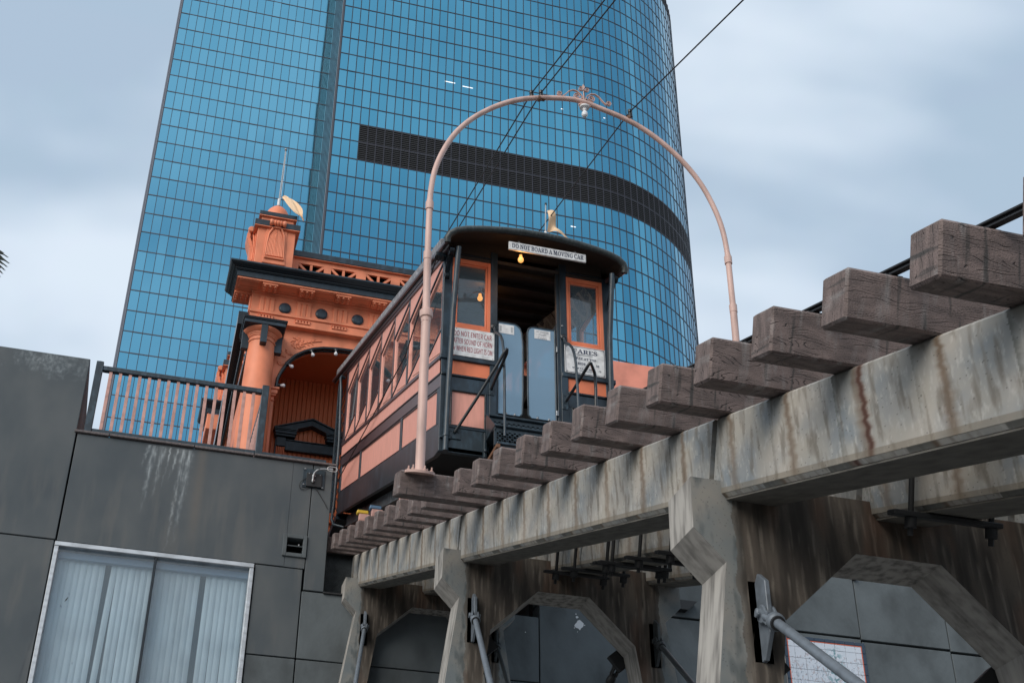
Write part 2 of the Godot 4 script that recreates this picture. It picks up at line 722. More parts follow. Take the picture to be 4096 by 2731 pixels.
# old printed panels along the car's cove: columns of small type and dark ovals
func advert_texture() -> ImageTexture:
	var w := 512
	var h := 64
	var d := PackedByteArray()
	d.resize(w * h * 3)
	var n1 := fnl(71, 0.2, 2)
	for j in h:
		for i in w:
			var c := Color(0.62, 0.60, 0.54)
			var cell := i % 128
			if cell < 3:
				c = Color(0.1, 0.1, 0.1)
			var o := Vector2((cell - 92.0) / 26.0, (j - 32.0) / 26.0).length()
			if o < 1.0:
				c = Color(0.16, 0.15, 0.15).lerp(Color(0.6, 0.58, 0.5), clampf(n1.get_noise_2d(i * 0.7, j * 0.7) * 2.0, 0.0, 1.0))
			elif cell > 8 and cell < 62 and j % 6 < 3 and j > 12 and n1.get_noise_2d(i * 3.0, j / 6) > -0.15:
				c = Color(0.22, 0.21, 0.20)
			put(d, (j * w + i) * 3, c)
	return img_tex(w, h, d)


func make_materials() -> void:
	var soft := noise_tex(1, 0.012, 4, [[0.0, grey(0.80)], [0.5, grey(0.93)], [1.0, grey(1.0)]])
	var brushed := noise_tex(2, 0.03, 3, [[0.0, grey(0.90)], [0.5, grey(0.96)], [1.0, grey(1.0)]])
	var scuff := noise_tex(3, 0.02, 5, [[0.0, grey(0.62)], [0.45, grey(0.78)], [0.62, grey(0.84)], [0.7, grey(1.0)], [1.0, grey(0.95)]])
	var stucco_n := bump_tex(4, 0.22, 3, 2.2)
	var fine_n := bump_tex(5, 0.10, 4, 2.0)
	var grit := noise_tex(6, 0.035, 5, [[0.0, grey(0.66)], [0.4, grey(0.86)], [0.7, grey(0.97)], [1.0, grey(1.0)]])

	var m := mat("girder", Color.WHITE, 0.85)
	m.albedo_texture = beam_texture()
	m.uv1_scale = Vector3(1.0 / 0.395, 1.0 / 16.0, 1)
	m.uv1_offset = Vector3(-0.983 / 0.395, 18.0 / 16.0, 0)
	m = mat("concrete", lin(0.36, 0.35, 0.33), 0.88)
	worn(m, grit, Vector3(1.3, 0.35, 1.3))
	m.normal_enabled = true
	m.normal_texture = fine_n
	m.normal_scale = 0.35
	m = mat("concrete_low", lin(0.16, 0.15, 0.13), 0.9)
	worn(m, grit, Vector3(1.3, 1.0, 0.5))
	m = mat("bent", Color.WHITE, 0.88)
	m.albedo_texture = bent_texture()
	m.uv1_scale = Vector3(1.0 / 2.4, -1.0 / 2.4, 1)
	m.uv1_offset = Vector3(0.5, 0, 0)
	m = mat("bent_pale", lin(0.42, 0.40, 0.37), 0.88)
	worn(m, noise_tex(8, 0.03, 5, [[0.0, grey(0.55)], [0.35, grey(0.8)], [0.6, grey(0.95)], [1.0, grey(1.0)]]), Vector3(1.6, 0.28, 1.6))
	var tt := tie_textures()
	m = mat("tie", Color.WHITE, 0.8)
	m.albedo_texture = tt[0]
	m.normal_enabled = true
	m.normal_texture = tt[1]
	m.normal_scale = 0.9
	m.uv1_scale = Vector3(0.42, 1.2, 1)
	m = mat("render_wall", Color.WHITE, 0.8)
	m.albedo_texture = wall_texture()
	m.uv1_scale = Vector3(1.0 / 4.6, -1.0 / 4.6, 1)
	m.uv1_offset = Vector3(2.2 / 4.6, 9.5 / 4.6, 0)
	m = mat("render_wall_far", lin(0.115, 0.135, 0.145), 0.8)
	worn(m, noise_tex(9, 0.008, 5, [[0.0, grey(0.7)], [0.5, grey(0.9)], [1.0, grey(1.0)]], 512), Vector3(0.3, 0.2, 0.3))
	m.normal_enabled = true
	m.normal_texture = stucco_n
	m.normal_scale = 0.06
	m = mat("joint", lin(0.012, 0.014, 0.016), 0.9)
	m = mat("coping", lin(0.16, 0.14, 0.14), 0.9)
	worn(m, grit, Vector3(3, 3, 3))
	m = mat("navy", lin(0.022, 0.042, 0.062), 0.42)
	worn(m, scuff, Vector3(1.1, 0.5, 1.1))
	m = mat("navy_rail", lin(0.035, 0.058, 0.078), 0.4)
	worn(m, scuff, Vector3(2.0, 1.0, 2.0))
	m = mat("gloss_black", lin(0.008, 0.013, 0.018), 0.25)
	m = mat("maroon", lin(0.062, 0.040, 0.046), 0.3)
	worn(m, brushed, Vector3(1, 0.4, 1))
	m = mat("salmon", lin(0.80, 0.36, 0.28), 0.5)
	worn(m, brushed, Vector3(3, 0.3, 3))
	m = mat("orange", lin(0.82, 0.22, 0.10), 0.55)
	worn(m, soft, Vector3(0.7, 0.5, 0.7))
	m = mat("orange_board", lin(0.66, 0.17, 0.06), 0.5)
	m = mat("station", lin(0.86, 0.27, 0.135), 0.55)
	worn(m, soft, Vector3(0.7, 0.4, 0.7))
	m = mat("pole_pink", lin(0.66, 0.44, 0.38), 0.5)
	worn(m, soft, Vector3(2, 0.6, 2))
	m = mat("rail_pink", lin(0.60, 0.34, 0.29), 0.6)
	worn(m, soft, Vector3(2, 2, 2))
	m = mat("rod_grey", lin(0.17, 0.20, 0.235), 0.45, 0.1)
	worn(m, soft, Vector3(3, 3, 3))
	m = mat("dark_steel", lin(0.02, 0.021, 0.023), 0.6, 0.2)
	m = mat("rust", lin(0.16, 0.075, 0.04), 0.8)
	m = mat("steel", lin(0.30, 0.31, 0.32), 0.35, 0.8)
	m = mat("galvanised", lin(0.34, 0.36, 0.38), 0.5, 0.4)
	worn(m, soft, Vector3(2, 2, 2))
	m = mat("alu", lin(0.62, 0.65, 0.68), 0.4, 0.5)
	worn(m, soft, Vector3(1, 3, 1))
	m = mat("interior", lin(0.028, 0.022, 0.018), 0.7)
	m = mat("roof_canvas", lin(0.34, 0.34, 0.36), 0.7)
	worn(m, scuff, Vector3(2, 2, 2))
	m = mat("sign_white", lin(0.80, 0.80, 0.80), 0.5)
	worn(m, soft, Vector3(3, 3, 3))
	m = mat("ink_blue", lin(0.02, 0.03, 0.07), 0.6)
	m = mat("ink_red", lin(0.32, 0.03, 0.045), 0.6)
	m = mat("flag", lin(0.80, 0.58, 0.38), 0.8)
	m.backlight_enabled = true
	m.backlight = Color(0.35, 0.28, 0.2)
	m.cull_mode = BaseMaterial3D.CULL_DISABLED
	m = mat("white_paint", lin(0.66, 0.68, 0.70), 0.6)
	m = mat("yellow", lin(0.62, 0.40, 0.03), 0.5)
	m = mat("box_blue", lin(0.08, 0.15, 0.24), 0.5)
	m = mat("bulb_frost", lin(0.72, 0.72, 0.74), 0.2)
	m = mat("bulb_lit", lin(0.9, 0.55, 0.2), 0.4)
	m.emission_enabled = true
	m.emission = lin(1.0, 0.42, 0.10)
	m.emission_energy_multiplier = 0.8
	m = mat("pane", Color(0.75, 0.88, 0.95, 0.05), 0.02)
	m.transparency = BaseMaterial3D.TRANSPARENCY_ALPHA
	m.metallic_specular = 0.5
	m = mat("door_acrylic", Color(0.55, 0.68, 0.78, 0.55), 0.08)
	m.transparency = BaseMaterial3D.TRANSPARENCY_ALPHA
	m = mat("blind", lin(0.34, 0.45, 0.52), 0.7)
	worn(m, soft, Vector3(0.6, 0.25, 0.6))
	m = mat("dark_room", lin(0.045, 0.075, 0.10), 0.8)
	m = mat("mullion", lin(0.055, 0.055, 0.07), 0.4, 0.3)
	m = mat("mullion_grey", lin(0.085, 0.085, 0.10), 0.4, 0.4)
	m = mat("shaft", lin(0.028, 0.032, 0.05), 0.35, 0.3)
	m = mat("edge_light", lin(0.16, 0.17, 0.20), 0.35, 0.4)
	m = mat("louvre", lin(0.055, 0.055, 0.058), 0.5, 0.4)
	m = mat("louvre_back", lin(0.006, 0.006, 0.007), 0.9)
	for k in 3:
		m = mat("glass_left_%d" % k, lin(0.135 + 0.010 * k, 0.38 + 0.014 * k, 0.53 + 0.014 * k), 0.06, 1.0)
		m = mat("glass_right_%d" % k, lin(0.092 + 0.008 * k, 0.32 + 0.014 * k, 0.465 + 0.016 * k), 0.06, 1.0)  # same glass as the left; the dimmer sky it mirrors is put into the tint
	m = mat("mural", Color.WHITE, 0.25)
	m.albedo_texture = mural_texture()
	m.uv1_scale = Vector3(1.0 / 1.3, -1.0 / 1.3, 1)
	m.uv1_offset = Vector3(-8.5 / 1.3, 6.78 / 1.3, 0)
	m = mat("tile_dark", lin(0.03, 0.05, 0.08), 0.2)
	m = mat("tile_orange", lin(0.62, 0.13, 0.07), 0.3)
	m = mat("grout", lin(0.42, 0.42, 0.42), 0.9)
	m = mat("advert", Color.WHITE, 0.7)
	m.albedo_texture = advert_texture()
	m.uv1_scale = Vector3(1.0 / 2.4, 1.0 / 0.3, 1)
	m = mat("ground", lin(0.17, 0.165, 0.16), 0.9)
	worn(m, grit, Vector3(0.4, 0.4, 0.4))
	m = mat("leaf", lin(0.045, 0.06, 0.05), 0.7)
	m = mat("bark", lin(0.12, 0.09, 0.07), 0.9)
	m = mat("rod_dark", lin(0.055, 0.065, 0.07), 0.5, 0.3)
	worn(m, soft, Vector3(3, 3, 3))
	m = mat("light_mark_glow", lin(0.8, 0.8, 0.8), 0.5)
	m.emission_enabled = true
	m.emission = lin(0.9, 0.95, 1.0)
	m.emission_energy_multiplier = 0.6
	m = mat("salmon_wall", lin(0.82, 0.30, 0.21), 0.6)
	worn(m, soft, Vector3(0.5, 0.5, 0.5))
	m = mat("navy_side", lin(0.030, 0.042, 0.056), 0.35)
	worn(m, scuff, Vector3(0.7, 0.3, 0.7))
	m = mat("navy_plate", lin(0.024, 0.044, 0.060), 0.4)
	worn(m, scuff, Vector3(2.2, 0.8, 2.2))
	m = mat("gloss_rail", lin(0.018, 0.022, 0.026), 0.3)
	m = mat("rim", lin(0.055, 0.068, 0.07), 0.45)
	worn(m, scuff, Vector3(5, 2, 5))
	m = mat("frame_grey", lin(0.11, 0.125, 0.14), 0.5)
	worn(m, scuff, Vector3(1.5, 1.5, 1.5))
	m = mat("faded", lin(0.42, 0.43, 0.44), 0.6)
	m = mat("screen", lin(0.40, 0.41, 0.43), 0.6)


# ---------------------------------------------------------------- setting
func build_setting() -> void:
	structure("ground", bx(Vector3(-400, -1.9, -16.6), Vector3(400, -1.6, 400)), M.ground)
	# upper terrace behind the low building: stepped round the bay the track runs into
	var b := MB.new()
	b.box(Vector3(-60, -1.6, -400), Vector3(2.25, 8.36, -16.32))
	b.box(Vector3(5.1, -1.6, -400), Vector3(400, 8.36, -16.32))
	b.box(Vector3(2.25, -1.6, -400), Vector3(5.1, 8.36, -19.9))
	b.box(Vector3(2.25, -1.6, -19.9), Vector3(5.1, 6.5, -16.32))
	structure("upper_terrace", b, M.render_wall_far)


# ---------------------------------------------------------------- glass tower
func build_tower() -> void:
	var t := thing("office_tower", "tall blue mirror-glass office tower with a curved right side and a black louvre band", "skyscraper")
	var K := 1.6
	var pw := 0.935 * K
	var ph := 2.451 * K
	var zl := -120.0 * K
	var zr := -111.4 * K
	var x_in := 13.15 * K
	var bot := 8.36
	var y_l := 106.70 * K - ph * 22      # a joint line of the left face
	var y_r := 109.40 * K - ph * 24
	# plan of the right wing: flat, then a 19 m (x1.6) round corner
	var R := 19.05 * K
	var xs := 41.3 * K
	var right: Array[Vector2] = []
	var pr := 0.918 * K
	var s := 0.0
	while true:
		var x := x_in + s
		if x <= xs:
			right.append(Vector2(x, zr))
		else:
			var ph_a := (x - xs) / R
			if ph_a > 2.2:
				break
			right.append(Vector2(xs + R * sin(ph_a), zr - R * (1.0 - cos(ph_a))))
		s += pr
	# panes
	var quadmesh := func(w: float, hh: float) -> ArrayMesh:
		var b := MB.new()
		b.box(Vector3(-w / 2, -hh / 2, -0.05), Vector3(w / 2, hh / 2, 0.0))
		return b.mesh()
	var gap := 0.10
	var pm: ArrayMesh = quadmesh.call(pw - gap, ph - gap)
	var pmr: ArrayMesh = quadmesh.call(pr - gap, ph - gap)
	var lm := louvre_mesh(pr - 0.12, ph - 0.12)
	var many := [[], [], [], [], [], []]
	var count := 0
	var left_cols := 19
	for r in range(3, 35):
		for c in left_cols:
			var y := y_l + ph * (r + 0.5)
			var w := pw
			var x := -4.62 * K + pw * (c + 0.5)
			var tf := Transform3D(Basis.from_euler(Vector3(rng.randfn(0, 0.004), rng.randfn(0, 0.003), 0)), Vector3(x, y, zl))
			var k := rng.randi_range(0, 2)
			if r >= 7 and r < 17 and c < 15 and count < 150:
				count += 1
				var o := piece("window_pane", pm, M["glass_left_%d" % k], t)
				o.transform = tf
			else:
				many[k].append([tf, 0])
	var band_y := 94.81 * K
	var band_top := 99.54 * K
	var nparts := 0
	var loc := 0
	for r in range(1, 35):
		for c in right.size() - 1:
			var a: Vector2 = right[c]
			var e: Vector2 = right[c + 1]
			var d := (e - a).normalized()
			var mid := (a + e) * 0.5
			var y := y_r + ph * (r + 0.5)
			var yaw := atan2(-d.y, d.x)
			var bs := Basis(Vector3.UP, yaw)
			if y > band_y and y < band_top and c > 2:
				if mid.x < 61.0 * K:
					var o := piece("louvre_panel", lm, M.louvre, t)
					o.transform = Transform3D(bs, Vector3(mid.x, y, mid.y))
				continue
			var tf := Transform3D(bs * Basis.from_euler(Vector3(rng.randfn(0, 0.004), rng.randfn(0, 0.003), 0)), Vector3(mid.x, y, mid.y))
			var k := rng.randi_range(0, 2)
			if r >= 9 and r < 26 and c < 18 and nparts < 149:
				nparts += 1
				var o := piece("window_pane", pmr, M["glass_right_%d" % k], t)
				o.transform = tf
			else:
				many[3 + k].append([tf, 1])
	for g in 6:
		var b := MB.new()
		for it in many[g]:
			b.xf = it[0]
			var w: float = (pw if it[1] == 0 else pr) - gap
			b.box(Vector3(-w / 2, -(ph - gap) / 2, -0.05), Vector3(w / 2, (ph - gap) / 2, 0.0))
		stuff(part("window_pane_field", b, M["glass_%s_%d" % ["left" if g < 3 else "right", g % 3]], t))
	# bars between the panes
	var y_top := y_l + ph * 35
	var gb := MB.new()
	for c in left_cols + 1:
		var x := -4.62 * K + pw * c
		gb.box(Vector3(x - 0.038, bot, zl - 0.06), Vector3(x + 0.038, y_top, zl + 0.07))
	stuff(part("mullions", gb, M.mullion, t))
	gb = MB.new()
	for r in range(3, 36):
		var y := y_l + ph * r
		gb.box(Vector3(-4.62 * K, y - 0.085, zl - 0.05), Vector3(x_in, y + 0.085, zl + 0.05))
	stuff(part("transoms", gb, M.mullion_grey, t))
	gb = MB.new()
	for c in right.size():
		var a: Vector2 = right[c]
		gb.xf = Transform3D(Basis(Vector3.UP, (maxf(0.0, (a.x - xs)) / R) * 1.0), Vector3(a.x, 0, a.y))
		gb.box(Vector3(-0.075, bot, -0.08), Vector3(-0.02, y_top, 0.06))
		gb.box(Vector3(0.02, bot, -0.08), Vector3(0.075, y_top, 0.06))
	stuff(part("mullions", gb, M.mullion, t))
	gb = MB.new()
	for r in range(1, 36):
		var y := y_r + ph * r
		for c in right.size() - 1:
			var a: Vector2 = right[c]
			var e: Vector2 = right[c + 1]
			var d := (e - a).normalized()
			gb.xf = Transform3D(Basis(Vector3.UP, atan2(-d.y, d.x)), Vector3((a.x + e.x) / 2, y, (a.y + e.y) / 2))
			var hl := a.distance_to(e) / 2
			gb.box(Vector3(-hl, -0.10, -0.06), Vector3(hl, -0.02, 0.05))
			gb.box(Vector3(-hl, 0.02, -0.06), Vector3(hl, 0.10, 0.05))
	stuff(part("transoms", gb, M.mullion, t))
	# solid core behind the glass, the return wall and the light edge posts
	var core := MB.new()
	core.box(Vector3(-4.62 * K, bot, zl - 40), Vector3(x_in, y_top, zl - 0.12))
	var poly := PackedVector2Array()
	for a in right:
		poly.append(Vector2(a.x - 0.0, a.y - 0.12))
	poly.append(Vector2(x_in, right[right.size() - 1].y - 5.0))
	core.prism(poly, Vector3(0, bot, 0), Vector3(1, 0, 0), Vector3(0, 0, 1), Vector3(0, y_top - bot, 0))
	part("core", core, M.louvre_back, t)
	var sh := MB.new()
	var nr := 7
	for k in nr:
		var z0 := lerpf(zl + 0.1, zr - 0.4, float(k) / nr)
		var z1 := lerpf(zl + 0.1, zr - 0.4, float(k + 0.55) / nr)
		sh.box(Vector3(x_in - 0.25, y_l - 20, z0), Vector3(x_in + 0.02, y_top, z1))
	part("ribbed_return", sh, M.shaft, t)
	sh = MB.new()
	sh.box(Vector3(x_in - 0.05, y_l - 20, zl), Vector3(x_in + 0.03, y_top, zr - 0.3))
	part("return_wall", sh, M.mullion, t)
	var eb := MB.new()
	eb.box(Vector3(x_in - 0.42, y_l - 20, zr - 0.35), Vector3(x_in - 0.03, y_top, zr + 0.12), 0.04)
	part("corner_post", eb, M.mullion_grey, t)
	eb = MB.new()
	eb.box(Vector3(-4.62 * K - 0.55, bot, zl - 0.6), Vector3(-4.62 * K - 0.30, y_top, zl - 0.1), 0.03)
	part("edge_post", eb, M.edge_light, t)
	eb = MB.new()
	eb.box(Vector3(-4.62 * K - 0.28, bot, zl - 0.4), Vector3(-4.62 * K - 0.05, y_top, zl + 0.08), 0.03)
	part("edge_post", eb, M.edge_light, t)
	# glowing bars added on the face of the opaque glass to mimic ceiling lights
	for p in [[1800, 330, 0.95], [1871, 350, 0.95], [2248, 437, 0.2], [2417, 473, 0.16], [2293, 907, 0.45]]:
		var b := MB.new()
		var d := Vector3(0.98 * (p[0] - 2048) / 5517.46, (1365.5 - p[1]) / 5517.46, -1.0)
		var dir := Basis.from_euler(Vector3(0.5738333, -0.2869478, 0.0003637)) * Vector3((p[0] - 2048) / 5517.46, d.y, -1.0)
		var P := dir * (zr / dir.z)
		b.box(P + Vector3(-p[2], -0.09, 0.001), P + Vector3(p[2], 0.09, 0.03))
		var lm2 := part("ceiling_light_mark", b, M.light_mark_glow, t)
		lm2.rotation.z = 0.0


func louvre_mesh(w: float, h: float) -> ArrayMesh:
	var b := MB.new()
	var k := 9
	for i in k:
		var y := -h / 2 + h * (i + 0.5) / k
		b.prism(PackedVector2Array([Vector2(0.02, 0.13), Vector2(-0.10, 0.02), Vector2(-0.10, -0.03), Vector2(0.02, 0.02)]), Vector3(-w / 2, y, 0.02), Vector3(0, 0, 1), Vector3(0, 1, 0), Vector3(w, 0, 0))
	return b.mesh()


# ---------------------------------------------------------------- grey building under the terrace
func build_low_building() -> void:
	var t := thing("grey_building", "low grey rendered building with a wide blinded window, left of and under the track", "building")
	var zb := -16.32
	var zf := -16.0
	var J := 0.007
	var panel := func(x0: float, y0: float, x1: float, y1: float, m: StandardMaterial3D):
		return part("wall_panel", bx(Vector3(x0 + J, y0 + J, zb), Vector3(x1 - J, y1 - J, zf), 0.006), m, t)
	var W: StandardMaterial3D = M.render_wall
	var F: StandardMaterial3D = M.render_wall_far
	panel.call(-2.2, 6.938, -0.944, 9.48, W)
	panel.call(-2.2, 4.90, -0.952, 6.938, W)
	panel.call(-9.0, 6.938, -2.2, 9.48, F)
	panel.call(-9.0, -1.6, -2.2, 6.938, F)
	panel.call(-2.2, -1.6, -0.952, 4.90, F)
	var b := MB.new()
	b.box(Vector3(-0.93, 6.932, zb), Vector3(1.78, 8.385, zf), 0.005)
	b.box(Vector3(1.78, 7.32, zb), Vector3(1.99, 8.385, zf))
	b.box(Vector3(1.78, 6.932, zb), Vector3(1.99, 7.112, zf))
	b.box(Vector3(1.99, 6.932, zb), Vector3(2.03, 8.385, zf))
	part("wall_panel", b, W, t)
	panel.call(1.425, 5.775, 2.022, 6.925, W)
	panel.call(1.425, -1.6, 2.022, 5.775, F)
	panel.call(-0.952, -1.6, 1.425, 3.6, F)
	panel.call(2.036, 6.65, 2.30, 8.39, W)
	panel.call(2.022, 5.775, 5.085, 6.645, F)
	panel.call(2.022, -1.6, 5.085, 5.775, F)
	panel.call(5.085, 6.86, 9.715, 8.39, F)
	panel.call(5.085, -1.6, 9.715, 6.845, F)
	panel.call(9.715, 6.835, 11.1, 8.39, F)
	panel.call(9.715, -1.6, 11.1, 6.815, F)
	panel.call(11.1, 6.81, 18.0, 8.39, F)
	panel.call(11.1, -1.6, 18.0, 6.79, F)
	part("wall_panel", bx(Vector3(18.0, -1.6, zb), Vector3(60.0, 8.39, zf)), F, t)
	part("wall_panel", bx(Vector3(-60.0, -1.6, zb), Vector3(-9.0, 9.48, zf)), F, t)
	b = MB.new()
	b.box(Vector3(-60, -1.6, -16.45), Vector3(-0.96, 3.6, -16.30))
	b.box(Vector3(-60, 3.6, -16.45), Vector3(-1.0, 9.46, -16.30))
	b.box(Vector3(1.40, 3.6, -16.45), Vector3(2.29, 7.06, -16.30))
	b.box(Vector3(-0.94, 6.95, -16.45), Vector3(1.7, 8.38, -16.30))
	b.box(Vector3(1.7, 7.36, -16.45), Vector3(2.29, 8.38, -16.30))
	b.box(Vector3(-0.96, -1.6, -16.45), Vector3(60, 3.5, -16.30))
	b.box(Vector3(2.29, 3.5, -16.45), Vector3(60, 6.64, -16.30))
	b.box(Vector3(5.09, 6.64, -16.45), Vector3(60, 8.38, -16.30))
	part("joint_backing", b, M.joint, t)
	# side wall of the bay and the tall end beside the railing
	part("wall_return", bx(Vector3(-1.0, 8.36, -19.0), Vector3(-0.95, 9.47, -16.01)), F, t)
	# coping stones under the railing
	var cuts := [-0.975, -0.55, 0.505, 1.262, 2.335]
	for k in 4:
		part("coping", bx(Vector3(cuts[k] + 0.004, 8.391, -16.35), Vector3(cuts[k + 1] - 0.004, 8.426 - 0.004 * (k % 2), -15.968 + 0.008 * (k % 2)), 0.006), M.coping, t)
	part("coping", bx(Vector3(5.085, 8.391, -16.35), Vector3(60, 8.426, -15.97), 0.006), M.coping, t)
	build_big_window(t)
	build_vent(t)
	# chequer plate closing the end of the track bay
	b = bx(Vector3(2.302, 6.655, -16.4), Vector3(2.75, 7.345, -16.37))
	var cp := part("chequer_plate", b, M.rod_dark, t)
	b = MB.new()
	for i in 20:
		for j in 34:
			var x := 2.32 + i * 0.021
			var y := 6.665 + j * 0.020
			b.xf = Transform3D(Basis(Vector3(0, 0, 1), 0.8 if (i + j) % 2 else -0.8), Vector3(x, y, -16.369))
			b.box(Vector3(-0.009, -0.003, 0), Vector3(0.009, 0.003, 0.003))
	stuff(part("tread_pattern", b, M.rod_dark, cp))
	part("steel_angle", bx(Vector3(2.29, 6.630, -16.4), Vector3(2.75, 6.652, -15.97), 0.003), M.dark_steel, t)
	part("steel_angle", bx(Vector3(2.302, 7.346, -16.4), Vector3(2.75, 7.40, -16.30), 0.003), M.rod_grey, t)
	# splash of white paint and its specks on the wall behind the middle bent
	b = MB.new()
	for it in [[5.626, 6.593, 0.062, 13], [5.60, 6.70, 0.018, 7], [5.585, 6.74, 0.010, 6], [5.60, 6.50, 0.006, 5], [5.70, 6.60, 0.008, 5], [4.90, 6.42, 0.007, 5], [5.56, 6.55, 0.009, 5]]:
		var pts := PackedVector2Array()
		for k in it[3]:
			var an: float = TAU * k / it[3]
			pts.append(Vector2(cos(an), sin(an)) * it[2] * rng.randf_range(0.72, 1.2))
		b.prism(pts, Vector3(it[0], it[1], -15.999), Vector3(1, 0, 0), Vector3(0, 1, 0), Vector3(0, 0, 0.004))
	part("paint_splash", b, M.white_paint, t)
	# black hooded bracket beyond the middle bent
	b = MB.new()
	b.prism(PackedVector2Array([Vector2(-0.14, 0.0), Vector2(0.16, 0.0), Vector2(0.02, -0.13), Vector2(-0.14, -0.13)]), Vector3(7.10, 7.06, -16.0), Vector3(1, 0, 0), Vector3(0, 1, 0), Vector3(0, 0, 0.12))
	part("wall_hood", b, M.dark_steel, t)
	part("wall_clip", bx(Vector3(9.70, 7.71, -16.0), Vector3(9.76, 7.78, -15.95)), M.dark_steel, t)


func build_big_window(t: Node) -> void:
	var x0 := -0.944
	var x1 := 1.416
	var y1 := 6.916
	var y0 := 3.6
	var w := Node3D.new()
	w.name = "window"
	t.add_child(w)
	var b := MB.new()
	b.box(Vector3(x0, y1 - 0.058, -16.14), Vector3(x1, y1, -15.972), 0.006)
	part("frame", b, M.alu, w)
	part("frame", bx(Vector3(x0, y0, -16.14), Vector3(x0 + 0.052, y1 - 0.060, -15.974), 0.006), M.alu, w)
	part("frame", bx(Vector3(x1 - 0.052, y0, -16.14), Vector3(x1, y1 - 0.060, -15.974), 0.006), M.alu, w)
	part("mullion", bx(Vector3(0.222, y0, -16.14), Vector3(0.254, y1 - 0.06, -15.99), 0.004), M.gloss_black, w)
	part("glass", bx(Vector3(x0 + 0.05, y0, -16.035), Vector3(0.224, y1 - 0.06, -16.028)), M.pane, w)
	part("glass", bx(Vector3(0.252, y0, -16.035), Vector3(x1 - 0.05, y1 - 0.06, -16.028)), M.pane, w)
	part("head_rail", bx(Vector3(x0 + 0.05, y1 - 0.155, -16.20), Vector3(x1 - 0.05, y1 - 0.075, -16.10), 0.004), M.box_blue, w)
	part("dark_room", bx(Vector3(x0 - 0.05, y0 - 0.05, -16.31), Vector3(x1 + 0.05, y1 + 0.02, -16.29)), M.dark_room, w)
	# vertical blind: slats 68 mm wide, two missing, three swung
	var n := 32
	var pitch := (x1 - x0 - 0.11) / n
	for k in n:
		var x := x0 + 0.055 + pitch * (k + 0.5)
		if k == 8 or k == 24:
			continue
		var sw := 0.0
		var lean := rng.randfn(0, 0.0012)
		if k == 9:
			lean = 0.022
		elif k == 10:
			lean = -0.004
		elif k == 11:
			lean = 0.007
		elif k == 26 or k == 28:
			lean = 0.006
		b = MB.new()
		var hw := pitch * 0.5 + 0.0005
		var dz := 0.006 * (k % 2)
		var top := y1 - 0.15
		var bend := 0.008
		for e in 3:
			var u0 := -hw + 2.0 * hw * e / 3.0
			var u1 := -hw + 2.0 * hw * (e + 1) / 3.0
			var z0 := -16.165 - dz + bend * (1.0 - pow(u0 / hw, 2.0))
			var z1 := -16.165 - dz + bend * (1.0 - pow(u1 / hw, 2.0))
			var L := top - y0
			b.quad(Vector3(x + u0 - lean * L, y0, z0), Vector3(x + u1 - lean * L, y0, z1), Vector3(x + u1, top, z1), Vector3(x + u0, top, z0))
			b.quad(Vector3(x + u0 - lean * L, y0, z0 - 0.002), Vector3(x + u0, top, z0 - 0.002), Vector3(x + u1, top, z1 - 0.002), Vector3(x + u1 - lean * L, y0, z1 - 0.002))
		part("blind_slat", b, M.blind, w)
	# scratches in the film on the left pane
	b = MB.new()
	for q in [[-0.70, 6.22, 0.016, 0.075, -0.45], [-0.745, 6.13, 0.006, 0.05, 0.3], [-0.68, 6.29, 0.004, 0.045, 0.35], [-0.51, 5.47, 0.006, 0.03, 0.2]]:
		b.xf = Transform3D(Basis(Vector3(0, 0, 1), q[4]), Vector3(q[0], q[1], -16.026))
		b.prism(PackedVector2Array([Vector2(-q[2] / 2, 0), Vector2(0, -q[3] / 2), Vector2(q[2] / 2, 0), Vector2(q[2] * 0.3, q[3] * 0.4), Vector2(0, q[3] / 2)]), Vector3.ZERO, Vector3(1, 0, 0), Vector3(0, 1, 0), Vector3(0, 0, 0.002))
	part("scratch", b, M.dark_steel, w)


func build_vent(t: Node) -> void:
	var v := Node3D.new()
	v.name = "vent"
	t.add_child(v)
	var b := MB.new()
	b.box(Vector3(1.737, 7.07, -16.02), Vector3(1.787, 7.367, -15.975), 0.005)
	b.box(Vector3(1.988, 7.07, -16.02), Vector3(2.037, 7.367, -15.975), 0.005)
	b.box(Vector3(1.787, 7.318, -16.02), Vector3(1.988, 7.367, -15.976), 0.005)
	b.box(Vector3(1.787, 7.07, -16.02), Vector3(1.988, 7.117, -15.976), 0.005)
	part("frame", b, M.render_wall_far, v)
	for k in 2:
		b = MB.new()
		b.prism(PackedVector2Array([Vector2(0.02, 0), Vector2(0.025, 0.012), Vector2(-0.14, 0.085), Vector2(-0.14, 0.07)]), Vector3(1.78, 7.115 + 0.10 * k, -16.02), Vector3(0, 0, 1), Vector3(0, 1, 0), Vector3(0.21, 0, 0))
		part("slat", b, M.render_wall_far, v)
	part("duct", bx(Vector3(1.77, 7.09, -16.30), Vector3(2.0, 7.33, -16.22)), M.louvre_back, v)
	b = MB.new()
	b.ball(Vector3(1.945, 7.265, -16.06), Vector3(0.011, 0.014, 0.011), 8)
	part("crumb", b, M.white_paint, v)


